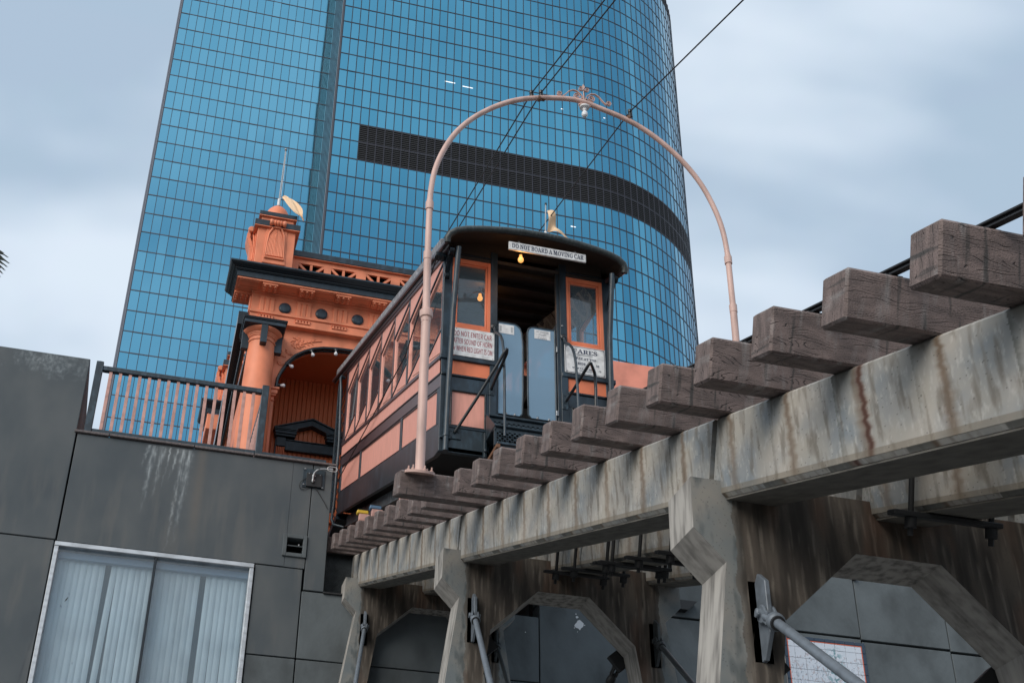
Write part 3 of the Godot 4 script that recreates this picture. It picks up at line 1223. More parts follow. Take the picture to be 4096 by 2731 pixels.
# ---------------------------------------------------------------- tile picture
func build_mural() -> void:
	var t := thing("tile_mural", "framed picture of white glazed tiles with blue-green brushwork on the wall under the bridge", "mural", Vector3.ZERO)
	var x0 := 8.52
	var y1 := 6.78
	var p := 0.1525
	part("backing", bx(Vector3(x0, 5.70, -16.0), Vector3(x0 + p * 8, y1, -15.988)), M.grout, t)
	for i in 8:
		for j in 7:
			var a := Vector3(x0 + p * i + 0.002, y1 - p * (j + 1) + 0.002, -15.99)
			var e := Vector3(x0 + p * (i + 1) - 0.002, y1 - p * j - 0.002, -15.98 + rng.randf_range(0, 0.0012))
			var c0 := a
			var c1 := e
			if i == 0:
				c0.x += 0.062
			if i == 7:
				c1.x -= 0.062
			if j == 0:
				c1.y -= 0.062
			part("tile", bx(c0, c1, 0.002), M.mural, t)
			if i == 0:
				part("border_tile", bx(Vector3(a.x, a.y, -15.99), Vector3(a.x + 0.046, e.y, -15.976), 0.008), M.tile_dark, t)
				part("border_line", bx(Vector3(a.x + 0.048, a.y, -15.99), Vector3(a.x + 0.061, e.y, -15.979), 0.002), M.tile_orange, t)
			if i == 7:
				part("border_tile", bx(Vector3(e.x - 0.046, a.y, -15.99), Vector3(e.x, e.y, -15.976), 0.008), M.tile_dark, t)
				part("border_line", bx(Vector3(e.x - 0.061, a.y, -15.99), Vector3(e.x - 0.048, e.y, -15.979), 0.002), M.tile_orange, t)
			if j == 0:
				part("border_tile", bx(Vector3(a.x + (0.05 if i == 0 else 0.0), e.y - 0.046, -15.99), Vector3(e.x - (0.05 if i == 7 else 0.0), e.y, -15.975), 0.008), M.tile_dark, t)
				part("border_line", bx(Vector3(a.x + (0.062 if i == 0 else 0.0), e.y - 0.061, -15.99), Vector3(e.x - (0.062 if i == 7 else 0.0), e.y - 0.048, -15.9785), 0.002), M.tile_orange, t)


# ---------------------------------------------------------------- railings on the terrace
func baluster_run(t: Node, p0: Vector3, p1: Vector3, n: int, h: float) -> void:
	for k in n:
		var p := p0.lerp(p1, (k + 0.5) / n)
		part("baluster", bx(p + Vector3(-0.0205, 0, -0.0205), p + Vector3(0.0205, h, 0.0205), 0.003), M.rail_pink, t)


func rail_post(t: Node, x: float, y0: float, y1: float, z: float) -> void:
	var b := MB.new()
	var r := 0.046
	b.box(Vector3(x - r, y0, z - r), Vector3(x + r, y1 - 0.028, z + r), 0.006)
	for s in 4:
		var a0 := TAU * s / 4 + PI / 4
		var a1 := a0 + TAU / 4
		var rr := r * 1.38
		b.tri_out(Vector3(x + rr * cos(a0), y1 - 0.029, z + rr * sin(a0)), Vector3(x + rr * cos(a1), y1 - 0.029, z + rr * sin(a1)), Vector3(x, y1 + 0.004, z), Vector3(x, y0, z))
	part("post", b, M.navy_rail, t)


func build_railings() -> void:
	var z := -16.06
	var t := thing("terrace_railing", "dark railing with pink balusters along the edge of the grey building", "railing")
	rail_post(t, -0.823, 8.425, 9.50, z)
	rail_post(t, 1.318, 8.422, 9.50, z)
	part("top_rail", bx(Vector3(-0.777, 9.352, z - 0.038), Vector3(1.272, 9.422, z + 0.038), 0.008), M.navy_rail, t)
	part("bottom_rail", bx(Vector3(-0.777, 8.44, z - 0.034), Vector3(1.272, 8.498, z + 0.034), 0.008), M.navy_rail, t)
	baluster_run(t, Vector3(-0.777 + 0.045, 8.498, z), Vector3(-0.777 + 0.045 + 16 * 0.1228, 8.498, z), 16, 0.856)
	var r := thing("return_railing", "short dark railing running back from the right post of the terrace railing", "railing")
	var b := bx(Vector3(1.295, 9.352, -17.8), Vector3(1.345, 9.422, -16.11), 0.008)
	part("top_rail", b, M.navy_rail, r)
	part("bottom_rail", bx(Vector3(1.295, 8.44, -17.8), Vector3(1.345, 8.498, -16.11), 0.008), M.navy_rail, r)
	baluster_run(r, Vector3(1.32, 8.498, -16.18), Vector3(1.32, 8.498, -17.75), 13, 0.856)
	var g := thing("landing_railing", "low-looking dark railing with pink balusters set back before the ticket booth", "railing")
	part("top_rail", bx(Vector3(1.345, 9.34, -17.84), Vector3(2.44, 9.41, -17.76), 0.008), M.navy_rail, g)
	part("bottom_rail", bx(Vector3(1.345, 8.44, -17.83), Vector3(2.44, 8.49, -17.77), 0.008), M.navy_rail, g)
	baluster_run(g, Vector3(1.40, 8.49, -17.8), Vector3(1.40 + 0.145 * 7, 8.49, -17.8), 7, 0.86)


# ---------------------------------------------------------------- orange station house
func volute(b: MB, c: Vector3, ex: Vector3, ey: Vector3, r0: float, r1: float, turns: float, side: Vector3, w: float, th: float, start := 0.0) -> void:
	var pts := PackedVector3Array()
	var k := int(14 * turns) + 4
	for i in k + 1:
		var f := float(i) / k
		var an := start + TAU * turns * f
		var r := lerpf(r0, r1, f)
		pts.append(c + ex * (r * cos(an)) + ey * (r * sin(an)))
	b.ribbon(pts, side, w, th)


func palm_panel(b: MB) -> void:
	# fluted palm leaf under an arch, drawn in the x-y plane, facing +z, 0.31 wide and 0.67 high
	var outline := PackedVector2Array([Vector2(-0.155, 0.0), Vector2(0.155, 0.0)])
	for i in 9:
		var an := PI * i / 8.0
		outline.append(Vector2(0.135 * cos(an), 0.47 + 0.17 * sin(an)))
	b.prism(outline, Vector3.ZERO, Vector3(1, 0, 0), Vector3(0, 1, 0), Vector3(0, 0, 0.02), 0.008)
	for s in [-1.0, 1.0]:
		b.tube(PackedVector3Array([Vector3(s * 0.15, 0.02, 0.03), Vector3(s * 0.14, 0.3, 0.03), Vector3(s * 0.125, 0.47, 0.035), Vector3(s * 0.07, 0.60, 0.04), Vector3(0, 0.635, 0.05)]), [0.012, 0.014, 0.016, 0.02, 0.03], 7)
		for k in 5:
			var x: float = s * (0.022 + 0.025 * k)
			b.tube(PackedVector3Array([Vector3(x * 1.0, 0.03, 0.03), Vector3(x * 0.95, 0.28, 0.028), Vector3(x * 0.75, 0.45, 0.026), Vector3(x * 0.25, 0.585, 0.03)]), [0.016, 0.014, 0.011, 0.005], 6)
	b.tube(PackedVector3Array([Vector3(0, 0.03, 0.035), Vector3(0, 0.57, 0.035)]), [0.012, 0.006], 6)
	b.ball(Vector3(0, 0.625, 0.035), Vector3(0.055, 0.03, 0.04), 10)
	b.box(Vector3(-0.165, -0.028, 0), Vector3(0.165, 0.006, 0.05), 0.012)


func baluster_scroll(b: MB) -> void:
	var pr := PackedVector2Array([Vector2(0.0, -0.137), Vector2(0.05, -0.135), Vector2(0.06, -0.11), Vector2(0.05, -0.085), Vector2(0.035, -0.07), Vector2(0.05, -0.055), Vector2(0.052, -0.04), Vector2(0.036, -0.026), Vector2(0.052, -0.012), Vector2(0.052, 0.012), Vector2(0.036, 0.026), Vector2(0.052, 0.04), Vector2(0.05, 0.055), Vector2(0.035, 0.07), Vector2(0.05, 0.085), Vector2(0.06, 0.11), Vector2(0.05, 0.135), Vector2(0.0, 0.137)])
	b.lathe(pr, Vector3.ZERO, 14, Basis(Vector3(0, 0, 1), -PI / 2))


func turret(t: Node3D, z0: float) -> void:
	var cx := 1.4265
	var zc := z0 - 0.50     # z0 is the cornice front
	var n := Node3D.new()
	n.name = "turret" if not t.has_node("turret") else "turret_001"
	t.add_child(n)
	n.position = Vector3(cx, 0, zc)
	var h := 0.313
	part("shaft", bx(Vector3(-h, 13.10, -h), Vector3(h, 14.06, h), 0.008), M.station, n)
	part("slab", bx(Vector3(-0.378, 14.068, -0.378), Vector3(0.378, 14.182, 0.378), 0.004), M.navy, n)
	part("slab_soffit", bx(Vector3(-0.374, 14.052, -0.374), Vector3(0.374, 14.066, 0.374)), M.station, n)
	part("neck", bx(Vector3(-0.27, 14.18, -0.27), Vector3(0.27, 14.33, 0.27), 0.01), M.station, n)
	part("slab", bx(Vector3(-0.315, 14.334, -0.315), Vector3(0.315, 14.415, 0.315), 0.004), M.navy, n)
	part("slab_soffit", bx(Vector3(-0.311, 14.318, -0.311), Vector3(0.311, 14.332, 0.311)), M.station, n)
	var b := MB.new()
	b.ball(Vector3(0, 14.41, 0), Vector3(0.225, 0.36, 0.225), 24)
	part("dome", b, M.station, n)
	b = MB.new()
	b.lathe(PackedVector2Array([Vector2(0.05, 14.74), Vector2(0.055, 14.78), Vector2(0.03, 14.80), Vector2(0.0, 14.80)]), Vector3.ZERO, 12)
	part("cap", b, M.navy, n)
	for k in 4:
		var rot := Basis(Vector3.UP, -TAU * k / 4)
		if k == 2 or k == 3:
			continue
		b = MB.new()
		b.xf = Transform3D(rot, rot * Vector3(0, 13.46, h))
		palm_panel(b)
		part("palm_panel", b, M.station, n)
		b = MB.new()
		b.xf = Transform3D(rot, rot * Vector3(0, 14.13, 0.40))
		baluster_scroll(b)
		part("scroll", b, M.station, n)
		b = MB.new()
		b.xf = Transform3D(rot, rot * Vector3(0, 0, h))
		b.prism(PackedVector2Array([Vector2(-0.19, 13.35), Vector2(0.19, 13.35), Vector2(0.17, 14.05), Vector2(-0.17, 14.05)]), Vector3.ZERO, Vector3(1, 0, 0), Vector3(0, 1, 0), Vector3(0, 0, 0.018), 0.006)
		# side volutes that stand out from the shaft
		var pts := PackedVector3Array()
		for i in 9:
			var f := i / 8.0
			pts.append(Vector3(0, 13.30 + 0.72 * f, 0.03 + 0.10 * smoothstep(0.55, 1.0, f) + 0.03 * sin(f * PI)))
		if k == 1:
			b.ribbon(pts, Vector3(1, 0, 0), 0.30, 0.05)
		part("scroll_panel", b, M.station, n)


func cornice_profile(front_off: float) -> PackedVector2Array:
	# (out, y): from the fascia foot to the crown
	return PackedVector2Array([Vector2(-0.16 + front_off, 12.935), Vector2(-0.13, 12.935), Vector2(-0.13, 13.03), Vector2(-0.115, 13.035), Vector2(-0.11, 13.045), Vector2(-0.095, 13.05), Vector2(-0.09, 13.065), Vector2(-0.07, 13.07), Vector2(-0.05, 13.085), Vector2(-0.025, 13.10), Vector2(-0.01, 13.115), Vector2(0.0, 13.13), Vector2(0.0, 13.155), Vector2(-0.16 + front_off, 13.16)])


func cornice(t: Node3D, z0: float) -> void:
	# z0: plane of the crown's front edge; the crown runs from x 0.735 to 6.50 and returns at both ends
	var x0 := 0.735
	var x1 := 6.50
	var ret := 0.92
	var pr := cornice_profile(0.0)
	var fas := 2
	var b := MB.new()   # black mouldings
	var f := MB.new()   # blue fascia
	for i in pr.size() - 1:
		var a := pr[i]
		var e := pr[i + 1]
		var w := f if i <= 1 or i >= pr.size() - 3 else b
		w.quad_out(Vector3(x0 - a.x, a.y, z0 + a.x), Vector3(x1 + a.x, a.y, z0 + a.x), Vector3(x1 + e.x, e.y, z0 + e.x), Vector3(x0 - e.x, e.y, z0 + e.x), Vector3(3.6, (a.y + e.y) / 2 if i > 0 else 13.3, z0 - 0.4))
		w.quad_out(Vector3(x0 - a.x, a.y, z0 + a.x), Vector3(x0 - a.x, a.y, z0 - ret), Vector3(x0 - e.x, e.y, z0 - ret), Vector3(x0 - e.x, e.y, z0 + e.x), Vector3(x0 + 0.4, (a.y + e.y) / 2 if i > 0 else 13.3, z0 - 0.4))
		w.quad_out(Vector3(x1 + a.x, a.y, z0 + a.x), Vector3(x1 + a.x, a.y, z0 - ret), Vector3(x1 + e.x, e.y, z0 - ret), Vector3(x1 + e.x, e.y, z0 + e.x), Vector3(x1 - 0.4, (a.y + e.y) / 2 if i > 0 else 13.3, z0 - 0.4))
	# end cuts and lid
	b.prism(pr, Vector3(x0, 0, z0 - ret), Vector3(-1, 0, 0), Vector3(0, 1, 0), Vector3(0, 0, 0.01))
	b.prism(pr, Vector3(x1, 0, z0 - ret), Vector3(1, 0, 0), Vector3(0, 1, 0), Vector3(0, 0, 0.01))
	part("cornice_moulding", b, M.gloss_black, t)
	part("cornice_fascia", f, M.navy, t)
	part("cornice_roof", bx(Vector3(x0 + 0.02, 13.12, z0 - ret), Vector3(x1 - 0.02, 13.15, z0 - 0.02)), M.navy, t)
	var so := bx(Vector3(x0 + 0.145, 12.905, z0 - ret + 0.01), Vector3(x1 - 0.145, 12.95, z0 - 0.145))
	part("soffit", so, M.station, t)
	# sunk panels of the soffit: frames between the blocks
	for k in 10:
		var xa := 1.553 + 0.6 * (k - 1)
		if xa + 0.34 > x1 - 0.2:
			break
		var xb := xa + 0.335
		if k == 0:
			xa = 0.92
			xb = 1.24
		b = MB.new()
		b.box(Vector3(xa, 12.893, z0 - 0.19), Vector3(xb, 12.904, z0 - 0.165), 0.004)
		b.box(Vector3(xa, 12.893, z0 - 0.39), Vector3(xb, 12.904, z0 - 0.365), 0.004)
		b.box(Vector3(xa, 12.893, z0 - 0.365), Vector3(xa + 0.025, 12.904, z0 - 0.19), 0.004)
		b.box(Vector3(xb - 0.025, 12.893, z0 - 0.365), Vector3(xb, 12.904, z0 - 0.19), 0.004)
		part("soffit_panel", b, M.station, t)
	# blocks with nine drops each
	var drops := MB.new()
	for i in 3:
		for j in 3:
			drops.lathe(PackedVector2Array([Vector2(0.024, 0.0), Vector2(0.022, -0.02), Vector2(0.012, -0.026), Vector2(0.0, -0.027)]), Vector3(0.042 + 0.083 * i, 12.868, -0.035 - 0.068 * j), 8)
	var dm := drops.mesh()
	var blk := bx(Vector3(0, 12.868, -0.21), Vector3(0.25, 12.908, 0), 0.003).mesh()
	for k in 8:
		var o := piece("mutule_block", blk, M.station, t, Vector3(1.293 + 0.6 * k, 0, z0 - 0.165))
		piece("drops", dm, M.station, o)
	var o2 := piece("mutule_block", bx(Vector3(-0.0, 12.868, -0.33), Vector3(0.27, 12.908, 0), 0.003).mesh(), M.station, t, Vector3(0.885, 0, z0 - 0.52))
	piece("drops", dm, M.station, o2, Vector3(0, 0, -0.02))


func frieze(t: Node3D, zf: float) -> void:
	# zf: face of the frieze
	var x0 := 1.165
	var x1 := 6.07
	part("frieze", bx(Vector3(x0, 12.34, zf - 0.24), Vector3(x1, 12.92, zf), 0.004), M.station, t)
	part("upper_band", bx(Vector3(x0 - 0.012, 12.868, zf - 0.25), Vector3(x1 + 0.012, 12.918, zf + 0.03), 0.006), M.station, t)
	part("lower_band", bx(Vector3(x0 - 0.012, 12.492, zf - 0.25), Vector3(x1 + 0.012, 12.547, zf + 0.025), 0.006), M.station, t)
	part("architrave", bx(Vector3(x0 - 0.004, 12.338, zf - 0.23), Vector3(x1 + 0.004, 12.40, zf + 0.008), 0.004), M.station, t)
	var tri := MB.new()
	for i in 3:
		tri.prism(PackedVector2Array([Vector2(-0.043, 0.0), Vector2(0.043, 0.0), Vector2(0.025, 0.022), Vector2(-0.025, 0.022)]), Vector3(0.044 + 0.083 * i, 12.547, 0), Vector3(1, 0, 0), Vector3(0, 0, 1), Vector3(0, 0.235, 0))
	tri.box(Vector3(0, 12.782, 0), Vector3(0.252, 12.818, 0.024), 0.003)
	tri.box(Vector3(0, 12.547, 0), Vector3(0.252, 12.782, 0.008))
	var tm := tri.mesh()
	var gut := MB.new()
	gut.box(Vector3(0, 12.452, 0), Vector3(0.252, 12.464, 0.03), 0.002)
	for i in 5:
		gut.prism(PackedVector2Array([Vector2(-0.021, 0.0), Vector2(0.021, 0.0), Vector2(0.012, 0.05), Vector2(-0.012, 0.05)]), Vector3(0.026 + 0.05 * i, 12.402, 0), Vector3(1, 0, 0), Vector3(0, 1, 0), Vector3(0, 0, 0.026))
	var gm := gut.mesh()
	for k in 8:
		var x := 1.293 + 0.6 * k
		piece("triglyph", tm, M.station, t, Vector3(x, 0, zf))
		piece("guttae", gm, M.station, t, Vector3(x, 0, zf))
	var disc := MB.new()
	disc.lathe(PackedVector2Array([Vector2(0.0, 0.045), Vector2(0.075, 0.04), Vector2(0.096, 0.025), Vector2(0.1, 0.0)]), Vector3.ZERO, 32, Basis(Vector3(1, 0, 0), PI / 2))
	var dm := disc.mesh()
	for k in 7:
		piece("blue_disc", dm, M.navy, t, Vector3(1.711 + 0.6 * k, 12.652, zf))
	# left return of the same order
	for k in 1:
		part("triglyph", bx(Vector3(x0 - 0.03, 12.547, zf - 0.2), Vector3(x0, 12.818, zf - 0.02), 0.008), M.station, t)


func parapet(t: Node3D, zp: float) -> void:
	var x0 := 1.75
	var x1 := 5.60
	part("parapet_coping", bx(Vector3(x0, 13.752, zp - 0.24), Vector3(x1, 13.873, zp + 0.06), 0.008), M.navy, t)
	part("parapet_band", bx(Vector3(x0, 13.742, zp - 0.23), Vector3(x1, 13.750, zp + 0.05)), M.station, t)
	part("parapet_back", bx(Vector3(x0, 13.14, zp - 0.22), Vector3(x1, 13.74, zp - 0.16)), M.louvre_back, t)
	part("parapet_rail", bx(Vector3(x0, 13.655, zp - 0.05), Vector3(x1, 13.742, zp), 0.002), M.station, t)
	part("parapet_rail", bx(Vector3(x0, 13.14, zp - 0.05), Vector3(x1, 13.215, zp), 0.002), M.station, t)
	var hole := [1.866, 2.415, 3.013, 3.60, 4.19, 4.78]
	var last := x0
	for hx: float in hole:
		part("parapet_stile", bx(Vector3(last, 13.215, zp - 0.05), Vector3(hx, 13.655, zp)), M.station, t)
		last = hx + 0.43
		var b := MB.new()
		var c := Vector3(hx + 0.215, 13.435, zp - 0.026)
		for k in 4:
			b.xf = Transform3D(Basis(Vector3(0, 0, 1), PI * k / 4), c + Vector3(0, 0, -0.0005 * k))
			var L := 0.215 if k % 2 == 0 else 0.305
			b.box(Vector3(-L, -0.021, -0.022), Vector3(L, 0.021, 0.022))
		part("star_lattice", b, M.station, t)
	part("parapet_stile", bx(Vector3(last, 13.215, zp - 0.05), Vector3(x1, 13.655, zp)), M.station, t)


func leaf(b: MB, at: Vector2, dir: float, L: float, w: float) -> void:
	b.xf = Transform3D(Basis(Vector3(0, 0, 1), dir), Vector3(at.x, at.y, 0))
	b.prism(PackedVector2Array([Vector2(0, 0), Vector2(L * 0.35, w * 0.5), Vector2(L * 0.75, w * 0.35), Vector2(L, 0), Vector2(L * 0.75, -w * 0.35), Vector2(L * 0.35, -w * 0.5)]), Vector3(0, 0, -0.002), Vector3(1, 0, 0), Vector3(0, 1, 0), Vector3(0, 0, 0.016), 0.006)
	b.xf = Transform3D.IDENTITY


func build_station() -> void:
	var t := thing("station_house", "ornate orange station house with navy trim, a domed corner turret and an arched front", "station")
	var z0 := -18.42
	cornice(t, z0)
	frieze(t, -18.88)
	parapet(t, -18.95)
	turret(t, -18.50)
	# column with its square cap
	var cx := 1.402
	var cz := -18.84
	var b := MB.new()
	b.lathe(PackedVector2Array([Vector2(0.30, 8.43), Vector2(0.30, 8.55), Vector2(0.262, 8.60), Vector2(0.256, 9.2), Vector2(0.248, 10.0), Vector2(0.236, 10.8), Vector2(0.222, 11.4), Vector2(0.208, 11.85)]), Vector3(cx, 0, cz), 40)
	part("column_shaft", b, M.station, t)
	b = MB.new()
	b.lathe(PackedVector2Array([Vector2(0.208, 11.85), Vector2(0.222, 11.855), Vector2(0.225, 11.87), Vector2(0.212, 11.882), Vector2(0.212, 11.925), Vector2(0.226, 11.93), Vector2(0.226, 11.945), Vector2(0.234, 11.95), Vector2(0.234, 11.965), Vector2(0.243, 11.97), Vector2(0.245, 11.985), Vector2(0.275, 12.005), Vector2(0.302, 12.03), Vector2(0.315, 12.052), Vector2(0.30, 12.062)]), Vector3(cx, 0, cz), 40)
	part("column_cap", b, M.station, t)
	part("abacus", bx(Vector3(cx - 0.325, 12.064, cz - 0.325), Vector3(cx + 0.325, 12.128, cz + 0.325), 0.003), M.navy, t)
	b = MB.new()
	b.box(Vector3(cx - 0.342, 12.129, cz - 0.342), Vector3(cx + 0.342, 12.15, cz + 0.342), 0.006)
	b.box(Vector3(cx - 0.348, 12.152, cz - 0.348), Vector3(cx + 0.348, 12.172, cz + 0.348), 0.006)
	part("abacus_moulding", b, M.gloss_black, t)
	part("cap_block", bx(Vector3(cx - 0.24, 12.172, cz - 0.2), Vector3(cx + 0.24, 12.345, cz - 0.02)), M.station, t)
	for k in 4:
		var rot := Basis(Vector3.UP, TAU * k / 4)
		b = MB.new()
		b.xf = Transform3D(rot, Vector3(cx, 0, cz))
		b.box(Vector3(-0.05, 11.735, 0.195), Vector3(0.05, 12.066, 0.318), 0.004)
		part("cap_bracket", b, M.navy, t)
	# arched front wall
	var za := -19.0
	var ap := PackedVector2Array([Vector2(1.70, 11.22), Vector2(1.715, 11.40), Vector2(1.765, 11.55), Vector2(1.85, 11.73), Vector2(1.96, 11.87), Vector2(2.10, 11.975), Vector2(2.24, 12.045), Vector2(2.40, 12.09), Vector2(2.62, 12.115), Vector2(3.0, 12.125), Vector2(3.617, 12.13)])
	for s in 2:
		var poly := PackedVector2Array([Vector2(1.30, 12.36), Vector2(1.30, 8.4), Vector2(1.70, 8.4)])
		poly.append_array(ap)
		poly.append(Vector2(3.617, 12.36))
		b = MB.new()
		if s == 1:
			for i in poly.size():
				poly[i].x = 7.236 - poly[i].x
		b.prism(poly, Vector3(0, 0, za - 0.2), Vector3(1, 0, 0), Vector3(0, 1, 0), Vector3(0, 0, 0.2))
		part("arch_wall", b, M.station, t)
		b = MB.new()
		var tr := PackedVector3Array()
		for p2 in ap:
			tr.append(Vector3(p2.x + 0.01 if s == 0 else 7.226 - p2.x, p2.y - 0.012, za + 0.02))
		b.tube(tr, 0.026, 8)
		for i in tr.size():
			tr[i].z -= 0.09
		b.tube(tr, 0.022, 8)
		part("arch_trim", b, M.gloss_black, t)
		b = MB.new()
		var mx := func(xa: float, ya: float, xb: float, yb: float, d: float):
			var l := xa if s == 0 else 7.236 - xb
			var r := xb if s == 0 else 7.236 - xa
			b.box(Vector3(l, ya, za - 0.22), Vector3(r, yb, za + d), 0.006)
		mx.call(1.60, 11.165, 1.765, 11.205, 0.07)
		mx.call(1.60, 11.09, 1.745, 11.165, 0.05)
		mx.call(1.60, 11.06, 1.725, 11.09, 0.035)
		mx.call(1.60, 10.98, 1.71, 11.0, 0.02)
		part("impost", b, M.station, t)
	# lamps round the arch
	for p in [[1.73, 11.25, 1.0, 0.0], [1.845, 11.67, 0.85, -0.5], [2.215, 11.985, 0.3, -0.95], [2.61, 12.075, 0.0, -1.0], [3.02, 12.085, 0, -1.0], [3.42, 12.09, 0, -1.0], [3.83, 12.09, 0, -1.0], [4.24, 12.085, 0, -1.0], [4.64, 12.07, 0, -1.0]]:
		var n := Node3D.new()
		n.name = "arch_lamp" if not t.has_node("arch_lamp") else _sub(t, "arch_lamp")
		t.add_child(n)
		n.position = Vector3(p[0], p[1], za + 0.04)
		var d := Vector3(p[2], p[3], 0.12).normalized()
		b = MB.new()
		b.tube(PackedVector3Array([Vector3.ZERO, d * 0.045]), 0.022, 10)
		b.box(Vector3(-0.03, -0.03, -0.05), Vector3(0.03, 0.03, 0.01), 0.008)
		part("socket", b, M.gloss_black, n)
		b = MB.new()
		var ax := Basis(Quaternion(Vector3.UP, d))
		b.lathe(PackedVector2Array([Vector2(0.013, 0.045), Vector2(0.016, 0.06), Vector2(0.028, 0.08), Vector2(0.031, 0.095), Vector2(0.026, 0.112), Vector2(0.013, 0.122), Vector2(0.0, 0.124)]), Vector3.ZERO, 14, ax)
		part("bulb", b, M.bulb_frost, n)
	# wreath, branch and leaf sprays in the spandrel
	b = MB.new()
	var wc := Vector2(1.985, 12.105)
	for k in 26:
		var an := TAU * k / 26
		leaf(b, wc + Vector2(cos(an), sin(an)) * (0.058 + 0.018 * (k % 3)), an + 1.35 + rng.randf_range(-0.3, 0.3), 0.055, 0.022)
	for k in 5:
		leaf(b, wc + Vector2(-0.03 + 0.015 * k, -0.03 + 0.02 * (k % 2)), 0.4 + 0.5 * k, 0.06, 0.018)
	for o in [[Vector2(1.88, 11.93), -2.2], [Vector2(1.80, 11.87), -2.5], [Vector2(1.75, 11.70), -2.0]]:
		for k in 7:
			leaf(b, o[0], o[1] + (k - 3) * 0.42, 0.085 if o[0].y > 11.8 else 0.07, 0.03)
	for k in 6:
		leaf(b, Vector2(2.07 + 0.03 * k, 12.10 + 0.015 * k), (0.9 if k % 2 else -0.7), 0.07, 0.022)
	b.xf = Transform3D(Basis.IDENTITY, Vector3.ZERO)
	b.tube(PackedVector3Array([Vector3(2.05, 12.10, 0.006), Vector3(2.2, 12.165, 0.008), Vector3(2.37, 12.21, 0.008)]), [0.010, 0.011, 0.009], 6)
	part("leaf_relief", b, M.station, t, Vector3(0, 0, za))
	# booth behind the arch
	b = MB.new()
	var x := 1.32
	while x < 6.0:
		b.box(Vector3(x, 8.4, -20.34), Vector3(x + 0.069, 12.3, -20.30), 0.006)
		x += 0.075
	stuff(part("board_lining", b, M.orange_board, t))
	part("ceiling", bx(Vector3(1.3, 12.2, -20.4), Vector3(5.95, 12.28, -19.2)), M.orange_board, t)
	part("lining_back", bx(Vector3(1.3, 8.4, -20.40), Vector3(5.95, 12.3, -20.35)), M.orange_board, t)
	booth(t)
	# body, eave board and pipe on the left flank, rear front of the same pattern
	part("side_wall", bx(Vector3(1.31, 8.4, -23.0), Vector3(1.40, 12.3, -19.21)), M.station, t)
	part("side_wall", bx(Vector3(5.85, 8.4, -23.0), Vector3(5.93, 12.3, -19.21)), M.station, t)
	part("roof", bx(Vector3(1.25, 12.36, -23.0), Vector3(6.0, 12.5, -19.13)), M.navy, t)
	b = MB.new()
	b.prism(PackedVector2Array([Vector2(-18.95, 12.52), Vector2(-18.95, 12.28), Vector2(-23.0, 10.5), Vector2(-23.0, 10.95)]), Vector3(0.99, 0, 0), Vector3(0, 0, 1), Vector3(0, 1, 0), Vector3(0.16, 0, 0), 0.004)
	part("eave_board", b, M.gloss_black, t)
	b = MB.new()
	b.tube(PackedVector3Array([Vector3(1.13, 11.85, -18.95), Vector3(1.125, 11.45, -20.3), Vector3(1.12, 11.05, -21.9), Vector3(1.12, 10.6, -23.0)]), 0.035, 10)
	part("downpipe", b, M.gloss_black, t)
	var back := Node3D.new()
	back.name = "rear_front"
	t.add_child(back)
	back.position = Vector3(0, 0, -4.6)
	var zc := MB.new()
	var pr := cornice_profile(0.0)
	for i in pr.size() - 1:
		var a := pr[i]
		var e := pr[i + 1]
		zc.quad_out(Vector3(0.735 - a.x, a.y, z0 + a.x), Vector3(2.0, a.y, z0 + a.x), Vector3(2.0, e.y, z0 + e.x), Vector3(0.735 - e.x, e.y, z0 + e.x), Vector3(1.6, (a.y + e.y) / 2, z0 - 0.5))
		zc.quad_out(Vector3(0.735 - a.x, a.y, z0 + a.x), Vector3(0.735 - a.x, a.y, z0 - 0.9), Vector3(0.735 - e.x, e.y, z0 - 0.9), Vector3(0.735 - e.x, e.y, z0 + e.x), Vector3(1.3, (a.y + e.y) / 2, z0 - 0.3))
	part("cornice", zc, M.navy, back)
	part("soffit", bx(Vector3(0.88, 12.60, z0 - 0.9), Vector3(6.4, 12.93, z0 - 0.15), 0.01), M.station, back)
	part("wall", bx(Vector3(1.17, 8.4, z0 - 0.75), Vector3(6.06, 12.7, z0 - 0.47)), M.station, back)
	part("corner_pier", bx(Vector3(1.13, 8.4, z0 - 0.7), Vector3(1.30, 12.2, z0 - 0.35), 0.01), M.navy, back)
	turret(t, -23.1)
	# flagpole on the front turret and its limp flag
	var fp := thing("flagpole", "thin white flagpole on the orange corner turret", "flagpole")
	b = MB.new()
	b.tube(PackedVector3Array([Vector3(1.4265, 14.80, -19.0), Vector3(1.4265, 14.95, -19.0)]), 0.026, 10)
	part("base", b, M.sign_white, fp)
	b = MB.new()
	b.tube(PackedVector3Array([Vector3(1.4265, 14.95, -19.0), Vector3(1.44, 16.05, -19.0)]), [0.013, 0.010], 8)
	part("pole", b, M.galvanised, fp)
	b = MB.new()
	b.ball(Vector3(1.44, 16.07, -19.0), Vector3(0.028, 0.028, 0.028), 8)
	part("finial", b, M.galvanised, fp)
	b = MB.new()
	b.tube(PackedVector3Array([Vector3(1.445, 14.93, -18.98), Vector3(1.452, 15.5, -18.985), Vector3(1.45, 16.0, -18.99)]), 0.004, 5)
	part("halyard", b, M.sign_white, fp)
	var fl := thing("limp_flag", "cream flag hanging limp against the orange dome", "flag")
	b = MB.new()
	var n0 := 14
	var grid := []
	for i in n0 + 1:
		var f := float(i) / n0
		var row := []
		var c := Vector3(1.47 + 0.36 * f, 14.90 - 0.66 * pow(f, 1.25) + 0.03 * sin(f * PI), -18.84 + 0.30 * f)
		var half := 0.055 + 0.035 * sin(f * PI) - 0.065 * smoothstep(0.7, 1.0, f)
		for j in 9:
			var g := j / 4.0 - 1.0
			row.append(c + Vector3(g * half * 0.85, g * half * 0.35, 0.028 * sin(g * 4.0 + f * 5.0)))
		grid.append(row)
